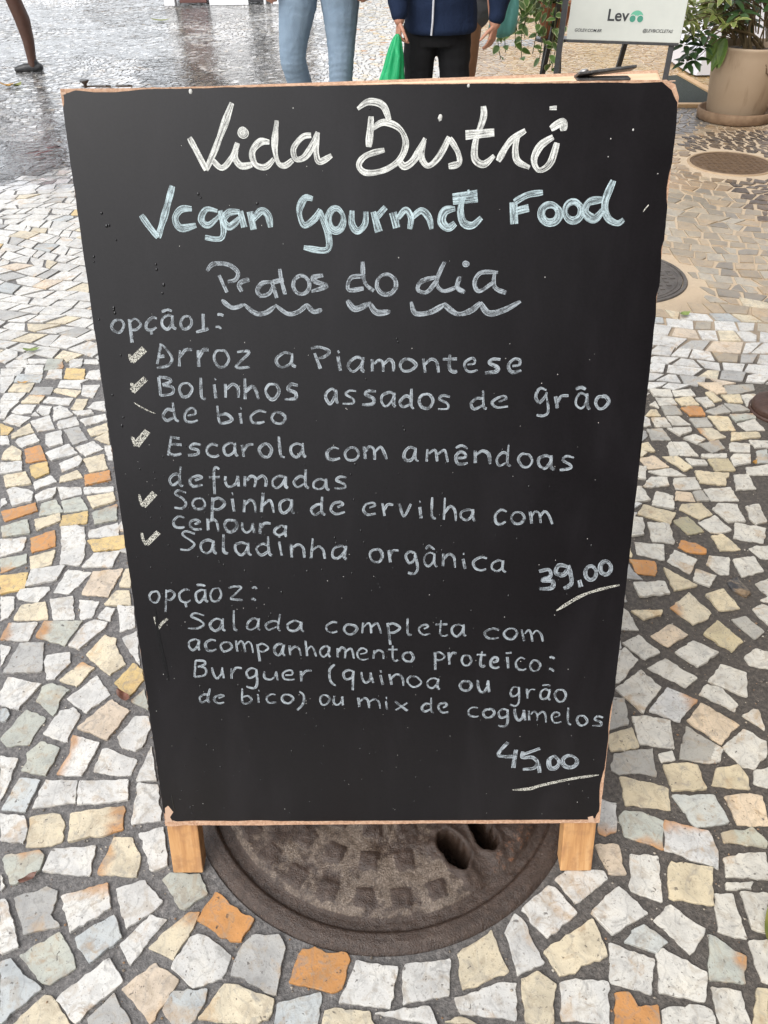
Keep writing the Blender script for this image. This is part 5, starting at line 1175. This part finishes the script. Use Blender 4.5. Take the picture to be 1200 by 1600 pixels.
m_ink = mat('dark_ink', (.02, .022, .025), .5); m_green = mat('green_ink', (.10, .36, .24), .5); m_teal = mat('teal_ink', (.04, .22, .15), .5)
def uv_of(px, py):
    d = ray(px, py); t = (A-CAM).dot(nh)/d.dot(nh); q = CAM+d*t-A; return q.dot(xh), q.dot(zh)
u0, v0 = uv_of(949, 32); u1, _ = uv_of(982, 32); _, v1 = uv_of(949, 14)
text('Lev', u0, v0, v1-v0, m_ink, panel2, 0, u1-u0, .018)
u0, v0 = uv_of(898, 49); u1, _ = uv_of(940, 49); text('GOLEV.COM.BR', u0, v0, .0125, m_ink, panel2, .2, u1-u0, .012)
u0, v0 = uv_of(1004, 50); u1, _ = uv_of(1051, 50); text('@LEVBICICLETAS', u0, v0, .0125, m_ink, panel2, .2, u1-u0, .012)
lg = MB(); uc, vc_ = uv_of(994.5, 28)
def disc(mb, cu_, cv_, r_, d, n=24): mb.add([sp(cu_+r_*math.cos(2*math.pi*i/n), cv_+r_*math.sin(2*math.pi*i/n), d) for i in range(n)], [tuple(range(n))])
s_ = .0031
pts = []
for i in range(19): a = R(200-220*i/18); pts.append(sp(uc+9.6*s_*math.cos(a), vc_+1.0*s_+8.6*s_*math.sin(a), .0070))
lg.add(pts, [tuple(range(19))]); lg.build('logo', m_green, panel2)
lg = MB(); disc(lg, uc-5.6*s_, vc_-1.2*s_, 5.3*s_, .0072); disc(lg, uc+5.6*s_, vc_-1.2*s_, 5.3*s_, .0072); lg.build('logo', m_white, panel2)
lg = MB(); disc(lg, uc-5.6*s_, vc_-1.2*s_, 4.4*s_, .0074); disc(lg, uc+5.6*s_, vc_-1.2*s_, 4.4*s_, .0074); lg.build('logo', m_teal, panel2)
lg = MB(); lg.add([sp(uc-1.1*s_, vc_-6*s_, .0078), sp(uc+1.1*s_, vc_-6*s_, .0078), sp(uc+.9*s_, vc_+3*s_, .0078), sp(uc-.9*s_, vc_+3*s_, .0078)], [(0, 1, 2, 3)]); lg.build('logo', m_white, panel2)

# ------------------------------------------------------------------ plants
m_leaf = mat('variegated_leaf', (.08, .16, .04), .4); k = N(m_leaf); at = k.n('ShaderNodeAttribute', attribute_name='Col'); co = k.coord()
k.set('Base Color', k.mix(1, at.outputs[0], k.ramp(k.noise(co, 70, 4), [(.3, (.72, .75, .7)), (.7, (1.2, 1.15, 1.1))]), 'MULTIPLY'))
tl = k.n('ShaderNodeBsdfTranslucent'); k.l(at.outputs[0], tl.inputs[0]); mx = k.n('ShaderNodeMixShader'); mx.inputs[0].default_value = .22
out = [n_ for n_ in k.t.nodes if n_.type == 'OUTPUT_MATERIAL'][0]; k.l(k.b.outputs[0], mx.inputs[1]); k.l(tl.outputs[0], mx.inputs[2]); k.l(mx.outputs[0], out.inputs[0])
class Leaves:
    def __init__(s): s.v = []; s.f = []; s.c = []
    def leaf(s, base, d, up, L, W_, inner, rim, rimw=.72, droop=.25, fold=.25, point=.8):
        d = Vector(d).normalized(); up = Vector(up); side = d.cross(up)
        if side.length < .01: side = d.cross(Vector((1, 0, 0)))
        side.normalize(); up = side.cross(d).normalized(); k0 = len(s.v); n = 7
        for i in range(n+1):
            t = i/n; wd = W_*.5*math.sin(math.pi*min(1, .06+.94*t)**point)**.85 if t < 1 else .0
            p = Vector(base)+d*(L*t)-up*(droop*L*t*t)
            for j in (-1, -rimw, 0, rimw, 1):
                edge = abs(j) > .9; wob = 1+.07*rnd.uniform(-1, 1)
                s.v.append(p+side*j*wd*wob+up*abs(j)*wd*fold); s.c.append((*(rim if edge or t > .96 else inner), 1))
        for i in range(n):
            for j in range(4): a = k0+i*5+j; s.f.append((a, a+1, a+6, a+5))
    def build(s, name, parent): return mesh(name, s.v, s.f, m_leaf, parent, True, None, s.c)
def var(c, a=.25): f_ = rnd.uniform(1-a, 1+a); return tuple(q*f_ for q in c)
m_stem = noisy('green_stem', (.07, .085, .03), (.12, .11, .05), 40, .6, .2); m_bark = noisy('brown_stem', (.10, .07, .035), (.16, .12, .06), 50, .7, .4)
m_soil = noisy('potting_soil', (.035, .024, .016), (.08, .055, .035), 80, .9, .8)

# trailing plant with cream edged leaves, in a terracotta pot on a low stand
tp = thing('trailing_plant', 'trailing plant with cream edged leaves hanging from a terracotta pot beside the white sandwich board', 'plant', (.93, 4.35, 0))
pc_ = onY(866, 28, 4.36); px_, pz_ = pc_.x, pc_.z
m_terra = noisy('terracotta', (.36, .125, .055), (.44, .17, .08), 25, .75, .3)
b = MB(); b.lathe((px_, 4.36, pz_-.09), [(.0005, 0), (.062, 0), (.085, .13), (.093, .131), (.095, .165), (.086, .166), (.084, .14), (.0005, .135)], 40); b.build('pot', m_terra, tp, True)
b = MB(); b.lathe((px_, 4.36, pz_-.09), [(.083, .150), (.05, .156), (.0005, .158)], 24); b.build('soil', m_soil, tp, True)
st_ = thing('plant_stand', 'slim black plant stand under the terracotta pot', 'plant stand', (px_, 4.36, 0))
b = MB(); b.lathe((px_, 4.36, pz_-.105), [(.0005, 0), (.09, 0), (.09, .0145), (.0005, .0145)], 32); b.build('top', m_blk, st_)
for i in range(3):
    a = R(100+120*i); b = MB(); b.tube([(px_+.05*math.cos(a), 4.36+.05*math.sin(a), pz_-.106), (px_+.085*math.cos(a), 4.36+.085*math.sin(a), 0.0)], .007, 8); b.build('leg', m_blk, st_)
lv = Leaves(); vb = MB()
GI, RI = (.11, .20, .05), (.58, .61, .34)
def vine(pts):
    pts = catmull3([Vector(p_) for p_ in pts]); vb.tube(pts, .0022, 5, False); acc = 0
    for i in range(1, len(pts)):
        acc += (pts[i]-pts[i-1]).length
        if acc > .036:
            acc = 0; a = rnd.uniform(0, 6.28); d = Vector((math.cos(a)*.8, math.sin(a)*.8-.35, rnd.uniform(-.9, .1)))
            lv.leaf(pts[i], d, (rnd.uniform(-.3, .3), -.6, .8), rnd.uniform(.042, .062), rnd.uniform(.030, .042), var(GI), var(RI), .66, .2, .2)
def catmull3(P, n=6):
    Q = [P[0]]+P+[P[-1]]; out_ = []
    for i in range(1, len(Q)-2):
        p0, p1, p2, p3 = Q[i-1:i+3]
        for j in range(n): t = j/n; out_.append(.5*((2*p1)+(p2-p0)*t+(2*p0-5*p1+4*p2-p3)*t*t+(3*p1-p0-3*p2+p3)*t*t*t))
    return out_+[P[-1]]
base = Vector((px_, 4.36, pz_+.07))
for ex, ey, Yv in ((805, 75, 4.2), (790, 82, 4.15), (782, 92, 4.12), (820, 60, 4.22), (832, 84, 4.2), (843, 92, 4.2), (858, 100, 4.18), (797, 50, 4.2), (868, 68, 4.2), (850, 70, 4.22), (876, 55, 4.24), (815, 90, 4.2), (840, 48, 4.25), (862, 108, 4.2)):
    e = onY(ex, ey, Yv); m1 = base.lerp(Vector((e.x, e.y, base.z)), .55)+Vector((0, -.03, .06)); m2 = Vector((e.x+rnd.uniform(-.02, .02), e.y-.01, (base.z+e.z)/2+.03))
    vine([base, m1, m2, e])
for i in range(110):
    ex, ey = rnd.uniform(795, 884), rnd.uniform(-55, 36)
    if 838 < ex < 878 and 12 < ey: continue
    q = 0; q = onY(ex, ey, rnd.uniform(4.2, 4.5)); a = rnd.uniform(0, 6.28)
    lv.leaf(q, (math.cos(a), math.sin(a)-.3, rnd.uniform(-.7, .4)), (rnd.uniform(-.3, .3), -.5, .8), rnd.uniform(.045, .068), rnd.uniform(.034, .046), var((.15, .24, .06), .4), var(RI), .64, .25, .2)
    if i % 4 == 0: vb.tube(catmull3([base, base.lerp(q, .5)+Vector((0, 0, .05)), q]), .002, 5, False)
lv.build('leaves', tp); vb.build('stems', m_stem, tp)

# beige pot with the umbrella shrub
PX, PY = 1.985, 4.26
fp = thing('potted_shrub', 'leafy variegated shrub in a large beige pot standing on a round saucer', 'plant', (PX, PY, 0))
m_pot = noisy('beige_pot', (.37, .275, .185), (.42, .32, .225), 5, .55, .08, 60); k = N(m_pot); co = k.coord()
mp = k.n('ShaderNodeMapping'); k.l(co, mp.inputs[0]); mp.inputs['Scale'].default_value = (10, 10, 2.5)
old = k.b.inputs['Base Color'].links[0].from_socket
k.set('Base Color', k.mix(k.math('MULTIPLY', k.smooth(k.noise(mp.outputs[0], 1, 5, .6, 1.5), .56, .74), .5), old, (.22, .145, .085)))
b = MB(); b.lathe((PX, PY, .035), [(.0005, 0), (.150, 0), (.158, .012), (.189, .28), (.194, .315), (.1985, .326), (.198, .333), (.193, .336), (.186, .333), (.182, .30), (.0005, .29)], 64); pot = b.build('pot', m_pot, fp, True)
b = MB(); b.lathe((PX, PY, .035), [(.184, .295), (.1, .31), (.0005, .315)], 40); b.build('soil', m_soil, fp, True)
b = MB()
q0 = Vector((0, 0, 0))
for a0, z0, a1, z1, r_ in ((-82, .255, -72, .205, .0035), (-84, .28, -80, .25, .003)):
    b.tube([Vector((PX+.187*math.cos(R(a0+(a1-a0)*t)), PY+.187*math.sin(R(a0+(a1-a0)*t)), z0+.035+(z1-z0)*t+.006*math.sin(t*9)))-Vector((0, -.004*(1-t), 0)) for t in (0, .25, .5, .75, 1)], [.001, r_, r_*1.2, r_*.9, .001], 6)
b.build('scratch', noisy('dark_scratch', (.12, .075, .045), (.17, .11, .065), 60, .8, .2), pot)
sc_ = thing('pot_saucer', 'round weathered brown saucer under the beige pot', 'saucer', (PX, PY, 0))
m_sc = noisy('weathered_saucer', (.17, .105, .062), (.25, .165, .10), 30, .8, .5, 90)
b = MB(); b.lathe((PX, PY, .004), [(.0005, 0), (.195, 0), (.202, .006), (.204, .05), (.197, .055), (.19, .05), (.186, .029), (.0005, .029)], 56); b.build('dish', m_sc, sc_, True)
lv = Leaves(); sb = MB(); tb = MB(); rt = Vector((PX, PY-.02, .35))
DK, YG = (.050, .105, .032), (.26, .31, .09)
def whorl(c_, n_, L, inner, rim, tilt=0.15):
    a0 = rnd.uniform(0, 6.28); ax = Vector((rnd.uniform(-.5, .5), rnd.uniform(-.7, .1), 1)).normalized(); e1 = ax.cross(Vector((1, 0, .1))).normalized(); e2 = ax.cross(e1)
    for i in range(n_):
        a = a0+6.28*i/n_+rnd.uniform(-.15, .15); d = e1*math.cos(a)+e2*math.sin(a)+ax*tilt; p0 = Vector(c_)+d.normalized()*.012
        lv.leaf(p0, d, ax, L*rnd.uniform(.75, 1.1), L*.40, var(inner, .3), var(rim, .3), .6, .35, .22, .85)
def branch(p_, e, r_=.006, mid=.05):
    p_, e = Vector(p_), Vector(e); sb.tube(catmull3([p_, p_.lerp(e, .5)+Vector((rnd.uniform(-.03, .03), rnd.uniform(-.03, .03), mid)), e]), [r_*(1-.5*i/12) for i in range(13)], 6, False)
for ex, ey, Yv in ((1130, 20, 4.2), (1150, 5, 4.25), (1165, 40, 4.2), (1185, 15, 4.2), (1175, 60, 4.15), (1140, 45, 4.18)):
    e = onY(ex, ey, Yv); branch(rt+Vector((rnd.uniform(-.05, .09), rnd.uniform(-.05, .05), -.02)), e, .010, .02)
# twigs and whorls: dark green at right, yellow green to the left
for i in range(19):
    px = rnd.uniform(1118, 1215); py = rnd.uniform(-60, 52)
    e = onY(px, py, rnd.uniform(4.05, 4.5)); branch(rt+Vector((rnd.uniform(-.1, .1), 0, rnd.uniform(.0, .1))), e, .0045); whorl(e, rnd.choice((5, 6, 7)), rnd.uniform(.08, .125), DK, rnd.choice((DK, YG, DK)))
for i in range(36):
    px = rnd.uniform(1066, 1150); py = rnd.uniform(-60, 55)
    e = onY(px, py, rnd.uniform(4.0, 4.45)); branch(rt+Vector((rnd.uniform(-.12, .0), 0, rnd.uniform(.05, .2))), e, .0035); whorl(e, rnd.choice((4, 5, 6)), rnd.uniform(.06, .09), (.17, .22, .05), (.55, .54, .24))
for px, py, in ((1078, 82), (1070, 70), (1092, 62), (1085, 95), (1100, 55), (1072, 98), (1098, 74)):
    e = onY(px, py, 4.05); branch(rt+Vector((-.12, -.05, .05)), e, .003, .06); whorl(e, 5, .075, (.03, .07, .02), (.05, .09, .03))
e = Vector((PX-.205, PY-.06, .40))
for i in range(9): lv.leaf(e+Vector((rnd.uniform(-.03, .03), rnd.uniform(-.04, .02), rnd.uniform(-.02, .02))), (rnd.uniform(-.5, -.05), -.25, -1), (-.5, -.8, .2), rnd.uniform(.10, .15), .05, (.12, .22, .04), (.20, .30, .07), .6, .1, .3)
branch(rt+Vector((-.1, 0, .02)), e, .008, .05)
lv.build('leaves', fp); sb.build('stems', m_bark, fp)

# ------------------------------------------------------------------ shop front on the right: white stand, mat, wall, canopy
m_lac = noisy('white_lacquer', (.66, .66, .70), (.70, .70, .74), 6, .35, .04)
q = gp(1084, 121)
ds = thing('display_stand', 'white rounded display stand behind the beige pot', 'display stand', (q.x, q.y, 0))
b = MB(); n_ = 12
prof = [(0, .015)]+[(.02+.26*(1-math.cos(R(90*i/n_))), .14+.30*math.sin(R(90*i/n_))) for i in range(n_+1)]+[(.9, .44), (.9, .015)]
vs = []
for d_, off in ((0, .012), (.002, 0), (.5, 0)):
    for u_, v_ in prof: vs.append((q.x+u_+off-(0.0 if d_ else 0), q.y+d_-.012*(off > 0), max(.015, v_-off)))
K = len(prof); fs = [tuple(range(K))]
for l_ in range(2):
    for i in range(K): fs.append((l_*K+i, l_*K+(i+1) % K, (l_+1)*K+(i+1) % K, (l_+1)*K+i))
fs.append(tuple(range(3*K-1, 2*K-1, -1))); b.add(vs, fs)
# rear left wing seen at a slant
b.box((q.x-.005, q.y+.30, .09), (.03, .5, .15), None, .004)
b.build('body', m_lac, ds)
b = MB(); b.tube([(q.x+u_, q.y-.008, v_+.004) for u_, v_ in prof[2:n_+3]], .006, 8); b.build('trim', m_blk, ds, True)
wl = thing('shop_wall', 'pale white wall panel of the shop behind the leafy shrub', 'wall', (3, 6.6, 0))
m_wall = noisy('white_wall', (.62, .62, .68), (.66, .66, .71), 3, .6, .1); m_trim = noisy('grey_trim', (.30, .31, .33), (.36, .37, .39), 8, .5, .1)
b = MB(); b.box((3.75, 6.65, 1.5), (2.9, .2, 3.0), None, .004); b.build('wall', m_wall, wl)
b = MB()
for x_ in (2.75, 3.6, 4.5): b.box((x_, 6.535, 1.5), (.05, .03, 2.96), None, .003)
b.build('trim', m_trim, wl)
m_mat = noisy('dark_doormat', (.020, .026, .022), (.035, .042, .036), 150, .95, .8, 400); m_lath = noisy('tan_wood_strip', (.42, .27, .14), (.50, .34, .19), 30, .6, .3)
dm = thing('doormat', 'dark green doormat edged with light wood strips behind the beige pot', 'doormat', (2.2, 4.9, 0))
c0 = gp(1040, 168); c1 = gp(1180, 168); c2 = gp(1180, 150); c3 = gp(1112, 148); c4 = gp(1062, 120)
P_ = [c0, c1, c2, c3, c4, gp(1035, 122)]
b = MB(); b.add([(p_.x, p_.y, .012) for p_ in P_]+[(p_.x, p_.y, .0) for p_ in P_], [tuple(range(6))]+[(i, i+6, (i+1) % 6+6, (i+1) % 6) for i in range(6)]); b.build('pile', m_mat, dm)
def strip(a, c_, w_=.045):
    mb = MB(); a, c_ = Vector((a.x, a.y, .012)), Vector((c_.x, c_.y, .012)); d = c_-a; mb.box((a+c_)/2, (d.length, w_, .022), d.to_track_quat('X', 'Z').to_matrix(), .003); return mb.build('edge_strip', m_lath, dm)
strip(c0, c1); strip(c4+Vector((0, 0, 0)), gp(1118, 152))
# long facade beside the viewer: keeps the sky off the right side, as the street does
fc = thing('shop_facade', 'shop front building along the right side of the pavement, with unseen wing added behind the viewer', 'building', (4, 0, 0))
m_fac = noisy('brown_stone', (.10, .075, .055), (.15, .115, .085), 4, .6, .3, 40); m_gls = mat('dark_glass', (.015, .016, .018), .08)
b = MB(); b.box((3.25, -.8, 3.2), (.4, 10.9, 6.4), None, .01); b.build('wall', m_fac, fc)
b = MB(); b.box((4.6, -6.6, 5.0), (8.0, .6, 10.0), None, .01); b.build('wall', m_fac, fc)  # unseen wing behind the viewer, added to darken the board's right-hand reflection
for y_ in (-4.5, -1.5, 1.5):
    pass
for y_ in (-4.9, -4.5, -1.5, 1.5):
    b = MB(); b.box((3.04, y_, 1.35), (.05, 2.2, 2.4), None, .004); w_ = b.build('window', m_blk, fc); b = MB(); b.box((3.012, y_, 1.35), (.01, 2.05, 2.25)); b.build('pane', m_gls, w_)

# ------------------------------------------------------------------ far side: kiosk with white pilasters whose reflections streak the wet floor
kq = gp(320, 11)
kk = thing('kiosk', 'white and brown street kiosk at the far edge of the pavement', 'kiosk', (kq.x, kq.y, 0))
m_kw = noisy('white_paint', (.72, .73, .74), (.78, .78, .79), 5, .4, .1); m_kb = noisy('maroon_panel', (.10, .045, .04), (.15, .07, .06), 9, .5, .2); m_kt = noisy('tan_panel', (.34, .28, .22), (.40, .34, .27), 9, .6, .2); m_kd = noisy('dark_panel', (.03, .03, .032), (.06, .06, .06), 9, .5, .2)
def kb(x0, x1, y0, dp, z0, z1, m, name):
    a = gp(x0, 11).x; c_ = gp(x1, 11).x; b_ = MB(); b_.box(((a+c_)/2, kq.y+.12+dp, (z0+z1)/2), (c_-a, .1, z1-z0), None, .004); return b_.build(name, m, kk)
kb(257, 273, 0, 0, 0.005, 2.6, m_kw, 'pilaster'); kb(280, 321, 0, .02, .03, .55, m_kb, 'panel'); kb(280, 321, 0, .02, .56, 2.6, m_kt, 'panel')
kb(326, 386, 0, 0, .005, 2.6, m_kw, 'pilaster'); kb(389, 408, 0, .02, .03, 2.6, m_kd, 'panel'); kb(410, 413, 0, 0, .005, 2.6, m_kw, 'pilaster'); kb(421, 436, 0, 0, .005, 2.6, m_kw, 'pilaster'); kb(437, 470, 0, .02, .03, 2.6, m_kt, 'panel')
a = gp(250, 11).x; c_ = gp(478, 11).x
b = MB(); b.box(((a+c_)/2, kq.y+.80, 1.25), (c_-a-.1, 1.0, 2.4)); b.build('wall', m_kt, kk)
b = MB(); b.box(((a+c_)/2, kq.y+.62, 2.70), (c_-a+.5, 1.7, .16), None, .02); b.build('roof', m_kw, kk)
